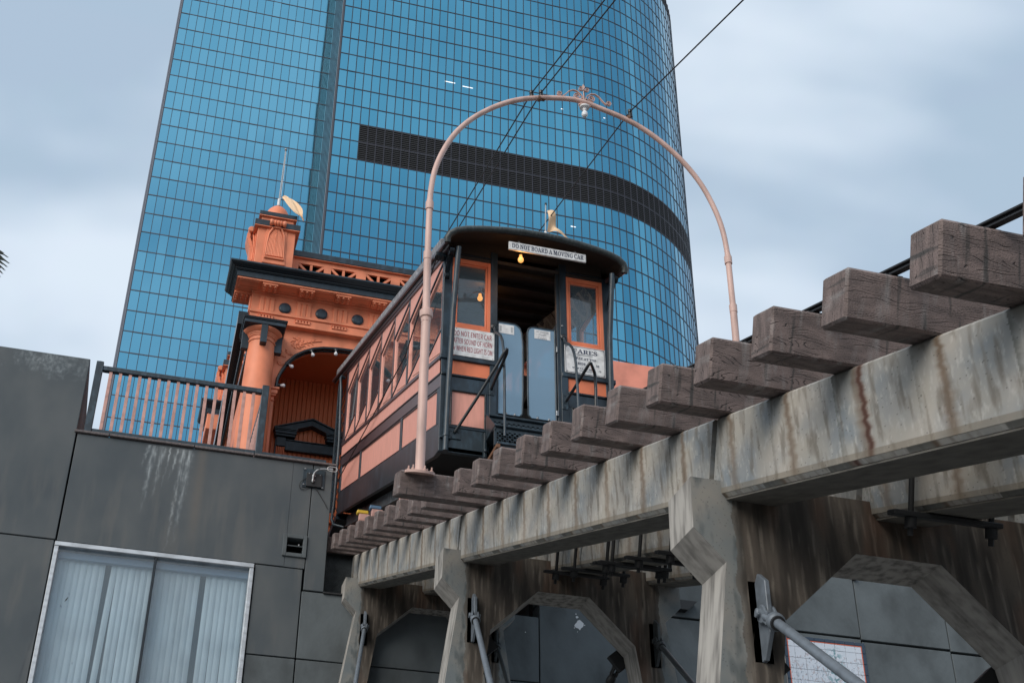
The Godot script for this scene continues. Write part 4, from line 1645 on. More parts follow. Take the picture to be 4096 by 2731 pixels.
	for i in n0:
		for j in 8:
			b.quad(grid[i][j], grid[i + 1][j], grid[i + 1][j + 1], grid[i][j + 1])
	part("cloth", b, M.flag, fl)
	# plain side wing to the right of the car
	var w := thing("side_wing", "plain flat-topped orange wall right of the funicular car", "wall")
	part("wall", bx(Vector3(6.55, 8.4, -19.6), Vector3(12.5, 12.75, -19.0), 0.006), M.salmon_wall, w)


func booth(t: Node3D) -> void:
	var z := -20.3
	var n := Node3D.new()
	n.name = "booth_window"
	t.add_child(n)
	for s in 2:
		var m := func(xa: float, xb: float) -> Array: return [xa, xb] if s == 0 else [4.97 - xb, 4.97 - xa]
		var q: Array = m.call(1.928, 2.078)
		part("pilaster", bx(Vector3(q[0], 10.86, z), Vector3(q[1], 11.03, z + 0.09), 0.004), M.navy, n)
		var fl := MB.new()
		for k in 5:
			fl.box(Vector3(q[0] + 0.004 + 0.029 * k, 9.6, z), Vector3(q[0] + 0.028 + 0.029 * k, 10.855, z + 0.075), 0.008)
		part("flutes", fl, M.orange_board, n)
		part("pilaster_side", bx(Vector3(q[0] - 0.015, 9.6, z), Vector3(q[0] - 0.001, 11.03, z + 0.07)), M.navy, n)
		q = m.call(1.895, 2.225)
		var b := MB.new()
		b.box(Vector3(q[0], 11.03, z), Vector3(q[1], 11.07, z + 0.13), 0.006)
		b.box(Vector3(q[0] - 0.012, 11.07, z), Vector3(q[1] + 0.012, 11.12, z + 0.15), 0.004)
		part("cap", b, M.navy, n)
		b = MB.new()
		b.box(Vector3(q[0] - 0.022, 11.121, z), Vector3(q[1] + 0.022, 11.14, z + 0.165), 0.005)
		b.box(Vector3(q[0] - 0.032, 11.141, z), Vector3(q[1] + 0.032, 11.165, z + 0.175), 0.006)
		part("cap_moulding", b, M.gloss_black, n)
		var rk := PackedVector2Array([Vector2(1.90, 11.166), Vector2(2.20, 11.166), Vector2(2.485, 11.285), Vector2(2.485, 11.385)])
		var tk := PackedVector2Array([Vector2(1.86, 11.166), Vector2(1.90, 11.166), Vector2(2.485, 11.386), Vector2(2.485, 11.408)])
		if s == 1:
			for i in 4:
				rk[i].x = 4.97 - rk[i].x
				tk[i].x = 4.97 - tk[i].x
		b = MB.new()
		b.prism(rk, Vector3(0, 0, z), Vector3(1, 0, 0), Vector3(0, 1, 0), Vector3(0, 0, 0.14))
		part("raking_cornice", b, M.navy, n)
		b = MB.new()
		b.prism(tk, Vector3(0, 0, z), Vector3(1, 0, 0), Vector3(0, 1, 0), Vector3(0, 0, 0.17))
		part("raking_moulding", b, M.gloss_black, n)
	part("lintel", bx(Vector3(2.08, 10.83, z), Vector3(2.89, 10.985, z + 0.06), 0.004), M.navy, n)
	part("lintel_moulding", bx(Vector3(2.08, 10.99, z), Vector3(2.89, 11.01, z + 0.075), 0.005), M.gloss_black, n)
	part("lintel_moulding", bx(Vector3(2.08, 10.805, z), Vector3(2.89, 10.826, z + 0.075), 0.005), M.gloss_black, n)
	part("opening", bx(Vector3(2.12, 9.6, z), Vector3(2.85, 10.70, z + 0.02)), M.navy, n)


# ---------------------------------------------------------------- track bridge
func build_girders() -> void:
	# joints over the bents, as a (downhill ends): 0.06 apart
	var cuts := [-20.2, -17.30, -11.82, -6.33, -1.2]
	var rows := [[2.685, 2.99, "left"], [3.50, 3.83, "middle"], [4.39, 4.69, "right"]]
	var where := ["stub at the grey building", "between the two far bents", "between the two nearer bents", "downhill of the nearest bent, leaving the picture"]
	for r in rows:
		for k in 4:
			var t := MeshInstance3D.new()
			var b := MB.new()
			var prof := PackedVector2Array([Vector2(r[0] + 0.02, 0.965), Vector2(r[1] - 0.02, 0.965), Vector2(r[1], 0.985), Vector2(r[1], 1.364), Vector2(r[1] - 0.012, 1.377), Vector2(r[0] + 0.012, 1.377), Vector2(r[0], 1.364), Vector2(r[0], 0.985)])
			b.prism(prof, Vector3(0, 0, cuts[k] + 0.03), Vector3(1, 0, 0), Vector3(0, 1, 0), Vector3(0, 0, cuts[k + 1] - cuts[k] - 0.06))
			t.mesh = b.mesh()
			t.material_override = M.girder
			t.name = numbered("concrete_girder")
			add_child(t)
			t.transform = inc_xf()
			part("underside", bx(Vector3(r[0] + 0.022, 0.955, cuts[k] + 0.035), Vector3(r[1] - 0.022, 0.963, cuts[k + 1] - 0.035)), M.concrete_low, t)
			tag(t, "%s sloping concrete girder, stretch %s" % [r[2], where[k]] if k > 0 else "%s sloping concrete girder, short %s" % [r[2], where[k]], "girder", "girders under the track")
	# straps clamped round the middle girder
	var spots := [-11.35, -10.85, -10.05, -9.93, -9.35, -8.75, -5.75]
	for k in spots.size():
		var a: float = spots[k]
		var t := thing("girder_strap", "steel strap with hanging rods under the middle girder, %s" % (["at the middle bent", "second from the middle bent", "upper one of the close pair", "lower one of the close pair", "second lowest of its group", "lowest of the upper group", "beside the nearest bent"][k]), "strap", inc(3.665, 0.95, a), "straps under the middle girder")
		t.rotation.x = 0.345
		part("bar", bx(Vector3(-0.32, -0.025, -0.035), Vector3(0.26, 0.0, 0.035), 0.004), M.dark_steel, t)
		for x in [-0.215, 0.215]:
			var b := MB.new()
			b.tube(PackedVector3Array([Vector3(x, -0.11, 0), Vector3(x, 0.43, 0)]), 0.014, 8)
			part("rod", b, M.dark_steel, t)
			b = MB.new()
			b.lathe(PackedVector2Array([Vector2(0, -0.075), Vector2(0.032, -0.075), Vector2(0.032, -0.027), Vector2(0, -0.027)]), Vector3(x, 0, 0), 6)
			part("nut", b, M.dark_steel, t)


func build_ties() -> void:
	var meshes := []
	for k in 4:
		var b := MB.new()
		b.uvo = Vector2(0.31 * k, 0.0)
		b.box(Vector3(2.318, 0, 0), Vector3(4.96, Q1 - Q0, TIE_W), 0.010)
		meshes.append(b.mesh())
	var post_tie := "long tie that carries the pink lamp arch"
	for k in range(-1, 26):
		var o: MeshInstance3D
		var me: ArrayMesh = meshes[(k * 3 + 8) % 4]
		var at := inc(0, Q0, TIE_A - TIE_STEP * k)
		if k == 12:
			var b := MB.new()
			b.uvo = Vector2(0.13, 0.27)
			b.box(Vector3(1.955, 0, -0.01), Vector3(5.235, Q1 - Q0 + 0.002, TIE_W + 0.06), 0.010)
			me = b.mesh()
		o = piece("track_tie", me, M.tie, self, at)
		o.rotation.x = 0.345
		var lb: String
		if k == 12:
			lb = "longest brown concrete tie, carrying the feet of the pink lamp arch"
		elif k == -1:
			lb = "brown concrete tie cut off at the right edge of the picture"
		elif k == 0:
			lb = "largest brown wood-grained concrete tie, nearest the top right corner"
		elif k < 12:
			lb = "brown wood-grained concrete tie, %s downhill from the %s" % [ordinal(12 - k), post_tie]
		else:
			lb = "brown wood-grained concrete tie, %s uphill from the %s" % [ordinal(k - 12), post_tie]
		tag(o, lb, "railway tie", "concrete ties of the track")
	# three rails: thin collector strip near the left tie ends, two running rails
	var strip := thing("collector_strip", "thin black rail raised on blocks near the left ends of the ties", "rail")
	var xf := inc_xf()
	var b := MB.new()
	b.xf = xf
	b.box(Vector3(2.525, 1.596, -10.8), Vector3(2.555, 1.604, -1.5), 0.002)
	b.box(Vector3(2.534, 1.602, -10.8), Vector3(2.546, 1.616, -1.5))
	b.box(Vector3(2.522, 1.614, -10.8), Vector3(2.558, 1.624, -1.5), 0.003)
	part("rail_head", b, M.dark_steel, strip)
	for k in range(-1, 12):
		b = MB.new()
		b.xf = xf
		var a := TIE_A - TIE_STEP * k
		b.box(Vector3(2.50, Q1, a + 0.05), Vector3(2.58, 1.597, a + 0.14), 0.004)
		part("block", b, M.dark_steel, strip)
	for r in [[3.24, "left"], [4.00, "right"]]:
		b = MB.new()
		b.xf = xf
		var x: float = r[0]
		b.box(Vector3(x - 0.05, Q1 + 0.002, -20.5), Vector3(x + 0.05, Q1 + 0.014, -1.5), 0.003)
		b.box(Vector3(x - 0.008, Q1 + 0.012, -20.5), Vector3(x + 0.008, Q1 + 0.08, -1.5))
		b.box(Vector3(x - 0.028, Q1 + 0.075, -20.5), Vector3(x + 0.028, Q1 + 0.105, -1.5), 0.006)
		var o := part("running_rail", b, M.steel, self)
		tag(o, "%s steel running rail on top of the ties" % r[1], "rail", "running rails")


func bent_outline() -> PackedVector2Array:
	# about the centre line, y from the top of the ears
	return PackedVector2Array([
		Vector2(-1.085, 0.0), Vector2(-1.09, -0.268), Vector2(-0.935, -0.43), Vector2(-1.045, -1.20), Vector2(-1.80, -6.6), Vector2(-1.46, -6.6), Vector2(-0.715, -1.08), Vector2(-0.658, -0.69),
		Vector2(-0.235, -0.30), Vector2(0.235, -0.30), Vector2(0.64, -0.70), Vector2(0.70, -1.08), Vector2(1.46, -6.6), Vector2(1.80, -6.6), Vector2(1.045, -1.20), Vector2(0.935, -0.45), Vector2(1.09, -0.30), Vector2(1.085, 0.0)])


func build_bents() -> void:
	var spec := [[-5.4985, 3.092, "nearest", 3.613], [-10.656, 4.956, "middle", 3.615], [-15.81, 6.806, "farthest", 3.615]]
	for s in spec:
		var foot: float = s[1] + 1.6
		var t := thing("concrete_bent", "%s stained concrete trestle bent with splayed legs under the girders" % s[2], "trestle", Vector3(s[3], s[1], s[0]), "trestle bents of the bridge")
		var ol := bent_outline()
		for i in ol.size():
			if ol[i].y < -6.0:
				var k: float = (foot - 1.2) / 5.4
				ol[i].x = signf(ol[i].x) * lerpf(1.045 if absf(ol[i].x) > 1.6 else 0.71, absf(ol[i].x), k)
				ol[i].y = -foot
		var b := MB.new()
		b.prism(ol, Vector3(0, 0, -0.29), Vector3(1, 0, 0), Vector3(0, 1, 0), Vector3(0, 0, 0.289), 0.0)
		# front skin with the stains, sides and undersides in pale concrete
		var front := MB.new()
		var id := Geometry2D.triangulate_polygon(ol)
		for i in range(0, id.size(), 3):
			front.tri_out(Vector3(ol[id[i]].x, ol[id[i]].y, 0), Vector3(ol[id[i + 1]].x, ol[id[i + 1]].y, 0), Vector3(ol[id[i + 2]].x, ol[id[i + 2]].y, 0), Vector3(0, 0, -10))
		part("frame", b, M.bent_pale, t)
		part("stained_face", front, M.bent, t)
		# girder seats
		for x in [-0.93, 0.05, 0.925]:
			var sb := MB.new()
			sb.box(Vector3(x - 0.13, -0.10, -0.27), Vector3(x + 0.13, -0.055, -0.02))
			part("bearing_pad", sb, M.dark_steel, t)


# cast fork and pin that ties a rod to a plate; fork axis along d, plate face normal nrm
func build_brace(label: String, head: Vector3, d: Vector3, length: float, m: Material, plate: bool, grp: String, sc := 1.0) -> void:
	var t := thing("brace_rod", label, "brace rod", head, grp)
	var px := (Vector3(1, 0, 0) - d * d.x).normalized()
	var bs := Basis(px, -d, px.cross(-d))
	if plate:
		# hexagonal gusset standing out from the concrete, with its dark base strip
		var b := MB.new()
		b.prism(PackedVector2Array([Vector2(0.0, 0.175 * sc), Vector2(0.035 * sc, 0.21 * sc), Vector2(0.105 * sc, 0.15 * sc), Vector2(0.105 * sc, -0.10 * sc), Vector2(0.03 * sc, -0.21 * sc), Vector2(0.0, -0.21 * sc)]), Vector3(-0.012, 0, -0.062), Vector3(0, 0, 1), Vector3(0, 1, 0), Vector3(0.024, 0, 0), 0.003)
		part("gusset", b, m, t)
		part("base_plate", bx(Vector3(-0.05 * sc, -0.215 * sc, -0.075), Vector3(0.05 * sc, 0.185 * sc, -0.06), 0.003), M.dark_steel, t)
	var f := MB.new()
	f.xf = Transform3D(bs, Vector3.ZERO)
	for s in [-1.0, 1.0]:
		# one cheek of the fork: disc round the pin, curving in to the socket
		var cheek := PackedVector2Array()
		for i in 9:
			var an := PI * i / 8.0
			cheek.append(Vector2(0.042 * cos(an), 0.042 * sin(an)))
		cheek.append_array(PackedVector2Array([Vector2(-0.040, -0.035), Vector2(-0.028, -0.08), Vector2(-0.03, -0.115), Vector2(0.03, -0.115), Vector2(0.028, -0.08), Vector2(0.040, -0.035)]))
		f.prism(cheek, Vector3(s * 0.024 - 0.007, 0, 0), Vector3(0, 0, 1), Vector3(0, 1, 0), Vector3(0.014, 0, 0), 0.004)
		f.tube(PackedVector3Array([Vector3(s * 0.026, -0.06, 0), Vector3(s * 0.024, -0.09, 0), Vector3(s * 0.014, -0.12, 0)]), [0.012, 0.018, 0.02], 8)
	f.lathe(PackedVector2Array([Vector2(0.0, -0.20), Vector2(0.034, -0.198), Vector2(0.042, -0.185), Vector2(0.042, -0.16), Vector2(0.036, -0.13), Vector2(0.024, -0.105), Vector2(0.0, -0.10)]), Vector3.ZERO, 18)
	part("fork", f, m, t)
	var p := MB.new()
	p.xf = Transform3D(bs, Vector3.ZERO)
	p.lathe(PackedVector2Array([Vector2(0, -0.05), Vector2(0.02, -0.05), Vector2(0.023, -0.046), Vector2(0.023, 0.046), Vector2(0.02, 0.05), Vector2(0, 0.05)]), Vector3.ZERO, 16, Basis(Vector3(0, 0, 1), PI / 2))
	p.tube(PackedVector3Array([Vector3(-0.043, 0.036, 0.004), Vector3(-0.043, -0.038, 0.002)]), 0.003, 5)
	part("pin", p, m, t)
	var c := MB.new()
	c.xf = f.xf
	c.lathe(PackedVector2Array([Vector2(0.0, -0.215), Vector2(0.033, -0.214), Vector2(0.034, -0.199), Vector2(0.0, -0.198)]), Vector3.ZERO, 18)
	part("collar", c, M.dark_steel, t)
	var r := MB.new()
	r.xf = f.xf
	r.tube(PackedVector3Array([Vector3(0, -0.20, 0), Vector3(0, -length, 0)]), 0.0225, 16)
	part("rod", r, m, t)


# ---------------------------------------------------------------- lamp arch over the track
func build_arch() -> void:
	var t := thing("lamp_arch", "tall pale pink pipe arch over the track with a scrolled crest and one white bulb", "arch")
	var cx := 3.592
	var base := 5.187
	var z := -9.80
	var side := [[2.118, 5.20], [2.110, 6.735], [2.108, 7.30], [2.097, 7.90], [2.104, 8.10], [2.128, 8.33], [2.185, 8.56], [2.29, 8.82], [2.43, 9.04], [2.60, 9.225], [2.82, 9.40], [3.05, 9.52], [3.32, 9.60]]
	var left := PackedVector3Array()
	for p in side:
		left.append(Vector3(p[0], p[1], z))
	left.append(Vector3(cx, 9.635, z))
	var full := PackedVector3Array(left.slice(3))
	for k in range(12, 2, -1):
		full.append(Vector3(2 * cx - side[k][0], side[k][1] - 0.02, z))
	# smooth the bow
	var cv := Curve3D.new()
	for i in full.size():
		var tg := (full[mini(i + 1, full.size() - 1)] - full[maxi(i - 1, 0)]) * 0.17
		cv.add_point(full[i], -tg, tg)
	cv.bake_interval = 0.06
	var b := MB.new()
	b.tube(cv.get_baked_points(), 0.0265, 14)
	part("bow", b, M.pole_pink, t)
	for s in [-1.0, 1.0]:
		var x: float = cx + s * 1.492
		var x2: float = cx + s * 1.482
		b = MB.new()
		b.tube(PackedVector3Array([Vector3(x2, base + 0.01, z), Vector3(x2, 6.70, z)]), 0.040, 18)
		part("lower_post", b, M.pole_pink, t)
		b = MB.new()
		b.tube(PackedVector3Array([Vector3(x2, 6.70, z), Vector3(x, 7.40, z)]), 0.034, 16)
		part("upper_post", b, M.pole_pink, t)
		b = MB.new()
		b.tube(PackedVector3Array([Vector3(x, 7.38, z), Vector3(x, 8.02, z)]), 0.029, 16)
		part("upper_post", b, M.pole_pink, t)
		b = MB.new()
		b.lathe(PackedVector2Array([Vector2(0.0, 6.66), Vector2(0.044, 6.66), Vector2(0.046, 6.70), Vector2(0.058, 6.71), Vector2(0.060, 6.735), Vector2(0.060, 6.775), Vector2(0.052, 6.785), Vector2(0.042, 6.79), Vector2(0.0, 6.79)]), Vector3(x2, 0, z), 8)
		part("union_nut", b, M.pole_pink, t)
		for y in [7.33, 7.90]:
			b = MB.new()
			b.lathe(PackedVector2Array([Vector2(0.0, y), Vector2(0.037, y + 0.002), Vector2(0.038, y + 0.085), Vector2(0.032, y + 0.09), Vector2(0, y + 0.09)]), Vector3(x, 0, z), 18)
			part("sleeve", b, M.pole_pink, t)
		b = MB.new()
		var rot := Basis(Vector3(1, 0, 0), 0.345)
		b.lathe(PackedVector2Array([Vector2(0, -0.01), Vector2(0.125, -0.01), Vector2(0.125, 0.012), Vector2(0.06, 0.02), Vector2(0, 0.02)]), Vector3(x2, base + 0.002, z), 20, rot)
		part("foot_plate", b, M.pole_pink, t)
		for k in 6:
			var an := TAU * (k + 0.3) / 6
			b = MB.new()
			b.lathe(PackedVector2Array([Vector2(0, 0.01), Vector2(0.014, 0.01), Vector2(0.014, 0.03), Vector2(0.007, 0.032), Vector2(0.007, 0.055), Vector2(0, 0.055)]), Vector3(x2, base, z) + rot * Vector3(0.095 * cos(an), 0, 0.095 * sin(an)), 6, rot)
			part("anchor_bolt", b, M.pole_pink, t)
	# wrought crest
	b = MB.new()
	var sd := Vector3(0, 0, 1)
	var c0 := Vector3(3.655, 9.66, z)
	b.tube(PackedVector3Array([c0 + Vector3(0, -0.02, 0), c0 + Vector3(-0.005, 0.16, 0)]), 0.006, 6)
	for s in [-1.0, 1.0]:
		var ex := Vector3(s, 0, 0)
		volute(b, c0 + ex * 0.075 + Vector3(0, 0.035, 0), ex, Vector3.UP, 0.040, 0.010, 1.6, sd, 0.022, 0.005, -PI * 0.5)
		volute(b, c0 + ex * 0.032 + Vector3(0, 0.145, 0), ex, Vector3.UP, 0.028, 0.006, 1.5, sd, 0.020, 0.005, PI)
		volute(b, c0 + ex * 0.262 + Vector3(0, 0.02, 0), ex, Vector3.UP, 0.030, 0.008, 1.6, sd, 0.022, 0.005, -PI * 0.6)
		var pts := PackedVector3Array([c0 + ex * 0.004, c0 + ex * 0.03 + Vector3(0, 0.06, 0), c0 + ex * 0.075 + Vector3(0, 0.10, 0), c0 + ex * 0.12 + Vector3(0, 0.105, 0), c0 + ex * 0.165 + Vector3(0, 0.075, 0), c0 + ex * 0.205 + Vector3(0, 0.02, 0), c0 + ex * 0.235 + Vector3(0, -0.008, 0)])
		b.ribbon(pts, sd, 0.022, 0.006)
		pts = PackedVector3Array([c0 + ex * 0.002 + Vector3(0, -0.01, 0), c0 + ex * 0.02 + Vector3(0, 0.02, 0), c0 + ex * 0.05 + Vector3(0, -0.002, 0), c0 + ex * 0.075 + Vector3(0, -0.005, 0)])
		b.ribbon(pts, sd, 0.02, 0.005)
	b.prism(PackedVector2Array([Vector2(0, 0.15), Vector2(0.02, 0.175), Vector2(0, 0.215), Vector2(-0.016, 0.18)]), c0 + Vector3(-0.005, 0, -0.004), Vector3(1, 0, 0), Vector3(0, 1, 0), Vector3(0, 0, 0.008))
	part("crest", b, M.pole_pink, t)
	# lamp under the crown
	var lx := 3.655
	b = MB.new()
	b.tube(PackedVector3Array([Vector3(lx, 9.61, z), Vector3(lx, 9.575, z)]), 0.014, 10)
	b.tube(PackedVector3Array([Vector3(lx - 0.062, 9.585, z), Vector3(lx + 0.062, 9.585, z)]), 0.014, 10)
	b.box(Vector3(lx - 0.05, 9.57, z - 0.03), Vector3(lx + 0.05, 9.59, z + 0.03), 0.006)
	part("lamp_bracket", b, M.pole_pink, t)
	b = MB.new()
	b.lathe(PackedVector2Array([Vector2(0, 9.515), Vector2(0.02, 9.515), Vector2(0.022, 9.54), Vector2(0.05, 9.552), Vector2(0.052, 9.568), Vector2(0, 9.57)]), Vector3(lx, 0, z), 18)
	part("lamp_holder", b, M.sign_white, t)
	b = MB.new()
	b.lathe(PackedVector2Array([Vector2(0.0, 9.43), Vector2(0.016, 9.433), Vector2(0.028, 9.445), Vector2(0.0325, 9.465), Vector2(0.029, 9.485), Vector2(0.019, 9.505), Vector2(0.015, 9.518)]), Vector3(lx, 0, z), 20)
	part("bulb", b, M.bulb_frost, t)
	# insulators and their clamps
	for q in [[3.10, 9.555], [3.20, 9.585], [4.152, 9.575]]:
		b = MB.new()
		b.xf = Transform3D(Basis(Vector3(0, 0, 1), 0.2) * Basis(Vector3(1, 0, 0), 0.2), Vector3(q[0], q[1], z))
		b.lathe(PackedVector2Array([Vector2(0, -0.02), Vector2(0.022, -0.018), Vector2(0.022, 0.03), Vector2(0.016, 0.036), Vector2(0.022, 0.042), Vector2(0.02, 0.07), Vector2(0, 0.072)]), Vector3.ZERO, 12)
		part("insulator", b, M.gloss_black, t)
	part("clamp_plate", bx(Vector3(3.07, 9.545, z - 0.02), Vector3(3.235, 9.552, z + 0.02)), M.rust, t)
	for q in [[3.172, 9.553], [4.125, 9.53]]:
		b = MB.new()
		b.xf = Transform3D(Basis(Vector3(0, 0, 1), -0.12 if q[0] > 4.0 else 0.25), Vector3(q[0], q[1], z))
		b.tube(PackedVector3Array([Vector3(-0.011, 0, 0), Vector3(0.011, 0, 0)]), 0.032, 14)
		part("clamp", b, M.rust, t)
	# overhead wires through the insulators
	var wires := [[Vector3(3.1, 10.95, -14.7), Vector3(3.1, 10.511, -13.592), Vector3(3.1, 9.615, -9.80), Vector3(3.1, 8.813, -7.72), Vector3(3.1, 7.0, -3.2)], [Vector3(3.2, 10.95, -14.6), Vector3(3.2, 10.453, -13.294), Vector3(3.2, 9.645, -9.80), Vector3(3.2, 8.849, -7.726), Vector3(3.2, 7.0, -3.0)], [Vector3(4.152, 10.9, -14.3), Vector3(4.15, 10.373, -12.931), Vector3(4.152, 9.635, -9.80), Vector3(4.15, 8.642, -7.242), Vector3(4.15, 7.0, -3.3)]]
	for k in 3:
		b = MB.new()
		b.tube(PackedVector3Array(wires[k]), 0.0075, 6)
		var o := part("overhead_wire", b, M.dark_steel, self)
		tag(o, ["leftmost of the three black overhead wires above the car roof", "black overhead wire just right of the leftmost one", "lone black overhead wire running to the upper right over the sky"][k], "wire", "overhead wires")


# ---------------------------------------------------------------- funicular car
const XL := 2.681
const XR := 4.549
const ZF := -11.64
const ZB := -18.0


func side_poly(b: MB, pts: Array, x: float, thick: float, bev := 0.0) -> void:
	# pts are (z, q); extruded inwards from x
	var poly := PackedVector2Array()
	for p in pts:
		poly.append(Vector2(p[0], (p[1] - p[0] * SN) / CS))
	b.prism(poly, Vector3(x, 0, 0), Vector3(0, 0, 1), Vector3(0, 1, 0), Vector3(thick, 0, 0), bev)


func yq(z: float, q: float) -> float:
	return (q - z * SN) / CS


func build_car_side(t: Node3D, x: float, sg: float) -> void:
	# sg +1: the left side (inside lies at +x); -1: the right side
	var b := MB.new()
	side_poly(b, [[ZB, 2.085], [-11.82, 2.085], [ZF, 2.125], [ZF, 2.408], [ZB, 2.408]], x, 0.05 * sg, 0.003)
	part("skirt", b, M.navy_side, t)
	# lower panels in three bays
	var div := [-17.93, -16.29, -13.58, -11.74]
	for k in 3:
		b = MB.new()
		var z0: float = div[k] + 0.045
		var z1: float = div[k + 1] - 0.045
		side_poly(b, [[z0, 2.415], [z1, 2.415], [z1, 2.795], [z0, 2.795]], x + 0.016 * sg, 0.03 * sg)
		part("lower_panel", b, M.salmon, t)
		b = MB.new()
		for q in [2.412, 2.785]:
			side_poly(b, [[z0 - 0.014, q], [z1 + 0.014, q], [z1 + 0.014, q + 0.018], [z0 - 0.014, q + 0.018]], x + 0.004 * sg, 0.03 * sg, 0.003)
		part("panel_bead", b, M.gloss_black, t)
	for k in 4:
		b = MB.new()
		var z: float = div[k]
		side_poly(b, [[z - 0.045 if k > 0 else ZB, 2.408], [z + 0.045 if k < 3 else ZF, 2.408], [z + 0.045 if k < 3 else ZF, 2.81], [z - 0.045 if k > 0 else ZB, 2.81]], x, 0.05 * sg, 0.004)
		part("stile", b, M.navy, t)
	b = MB.new()
	side_poly(b, [[ZB, 2.812], [ZF, 2.812], [ZF, 2.945], [ZB, 2.945]], x, 0.05 * sg, 0.002)
	part("waist_band", b, M.maroon, t)
	b = MB.new()
	b.tube(PackedVector3Array([zq(x, ZB, 2.955), zq(x, ZF, 2.955)]), 0.013, 8)
	part("half_round", b, M.gloss_black, t)
	b = MB.new()
	side_poly(b, [[ZB, 2.966], [ZF, 2.966], [ZF, 3.128], [ZB, 3.128]], x + 0.003 * sg, 0.05 * sg)
	part("waist_panel", b, M.salmon, t)
	b = MB.new()
	side_poly(b, [[ZB, 3.13], [ZF, 3.13], [ZF, 3.178], [ZB, 3.178]], x - 0.012 * sg, 0.06 * sg, 0.005)
	part("belt_rail", b, M.maroon, t)
	# window bays
	var zs := [-17.86, -16.965, -16.075, -15.185, -14.295, -13.405, -12.545, -11.675]
	for k in 8:
		b = MB.new()
		var z: float = zs[k]
		var hw := 0.026
		side_poly(b, [[z - hw if k > 0 else ZB, 3.178], [z + hw if k < 7 else ZF, 3.178], [z + hw if k < 7 else ZF, 4.31], [z - hw if k > 0 else ZB, 4.31]], x, 0.06 * sg, 0.004)
		part("window_post", b, M.maroon if k < 5 else M.navy, t)
	for k in 7:
		var z0: float = zs[k] + 0.026
		var z1: float = zs[k + 1] - 0.026
		var yt := yq(z1, 4.262)
		var yb := yq(z0, 3.205)
		var top0 := yq(z0, 4.31)
		var top1 := yq(z1, 4.31)
		var bot0 := yq(z0, 3.178)
		var bot1 := yq(z1, 3.178)
		var EX := Vector3(0, 0, 1)
		var EY := Vector3(0, 1, 0)
		# corner fillers above and below the level window
		b = MB.new()
		b.prism(PackedVector2Array([Vector2(z0, yt + 0.028), Vector2(z1, yt + 0.028), Vector2(z1, top1), Vector2(z0, top0)]), Vector3(x + 0.006 * sg, 0, 0), EX, EY, Vector3(0.03 * sg, 0, 0))
		part("upper_filler", b, M.salmon, t)
		b = MB.new()
		b.prism(PackedVector2Array([Vector2(z0, bot0), Vector2(z1, bot1), Vector2(z1, yb - 0.028), Vector2(z0, yb - 0.026)]), Vector3(x + 0.006 * sg, 0, 0), EX, EY, Vector3(0.03 * sg, 0, 0))
		part("lower_filler", b, M.salmon, t)
		b = MB.new()
		var ins0 := Vector2(z0 + 0.32, lerpf(bot0, bot1, 0.36) + 0.035)
		b.prism(PackedVector2Array([ins0, Vector2(z1 - 0.03, bot1 + 0.035), Vector2(z1 - 0.03, bot1 + 0.043), ins0 + Vector2(0, 0.008)]), Vector3(x + 0.004 * sg, 0, 0), EX, EY, Vector3(0.01 * sg, 0, 0))
		part("inset_bead", b, M.rust, t)
		b = MB.new()
		b.box(Vector3(minf(x - 0.004 * sg, x + 0.05 * sg), yt, z0), Vector3(maxf(x - 0.004 * sg, x + 0.05 * sg), yt + 0.027, z1), 0.004)
		part("window_bar", b, M.maroon if k < 4 else M.navy, t)
		b = MB.new()
		b.box(Vector3(minf(x - 0.004 * sg, x + 0.05 * sg), yb - 0.026, z0), Vector3(maxf(x - 0.004 * sg, x + 0.05 * sg), yb, z1), 0.004)
		part("window_bar", b, M.maroon if k < 4 else M.navy, t)
		# sash and glass
		b = MB.new()
		var xa := minf(x + 0.010 * sg, x + 0.045 * sg)
		var xb := maxf(x + 0.010 * sg, x + 0.045 * sg)
		var fw := 0.052
		b.box(Vector3(xa, yb, z0), Vector3(xb, yt, z0 + fw), 0.005)
		b.box(Vector3(xa, yb, z1 - fw), Vector3(xb, yt, z1), 0.005)
		b.box(Vector3(xa, yt - 0.045, z0 + fw), Vector3(xb, yt, z1 - fw), 0.005)
		b.box(Vector3(xa, yb, z0 + fw), Vector3(xb, yb + 0.045, z1 - fw), 0.005)
		part("sash", b, M.salmon, t)
		b = MB.new()
		b.box(Vector3((xa + xb) / 2 - 0.002, yb + 0.04, z0 + fw - 0.004), Vector3((xa + xb) / 2 + 0.002, yt - 0.04, z1 - fw + 0.004))
		part("window_glass", b, M.pane, t)
	# eaves
	b = MB.new()
	side_poly(b, [[ZB, 4.31], [ZF, 4.31], [ZF, 4.345], [ZB, 4.345]], x - 0.016 * sg, 0.07 * sg, 0.006)
	side_poly(b, [[ZB - 0.6, 4.347], [ZF + 0.2, 4.347], [ZF + 0.2, 4.40], [ZB - 0.6, 4.40]], x - 0.032 * sg, 0.08 * sg, 0.010)
	part("eaves_moulding", b, M.maroon, t)


func roof_profile(grow: float) -> PackedVector2Array:
	# (x, q) over the car's width
	var cx := 3.615
	var o := PackedVector2Array()
	for p in [[-0.985, 4.395], [-0.99, 4.44], [-0.965, 4.495], [-0.90, 4.54], [-0.80, 4.572], [-0.62, 4.605], [-0.40, 4.632], [-0.2, 4.648], [0.0, 4.653]]:
		o.append(Vector2(cx + p[0] - grow * (1.0 if p[0] < -0.9 else 0.0), p[1] + grow))
	for k in range(7, -1, -1):
		o.append(Vector2(2 * cx - o[k].x, o[k].y))
	return o


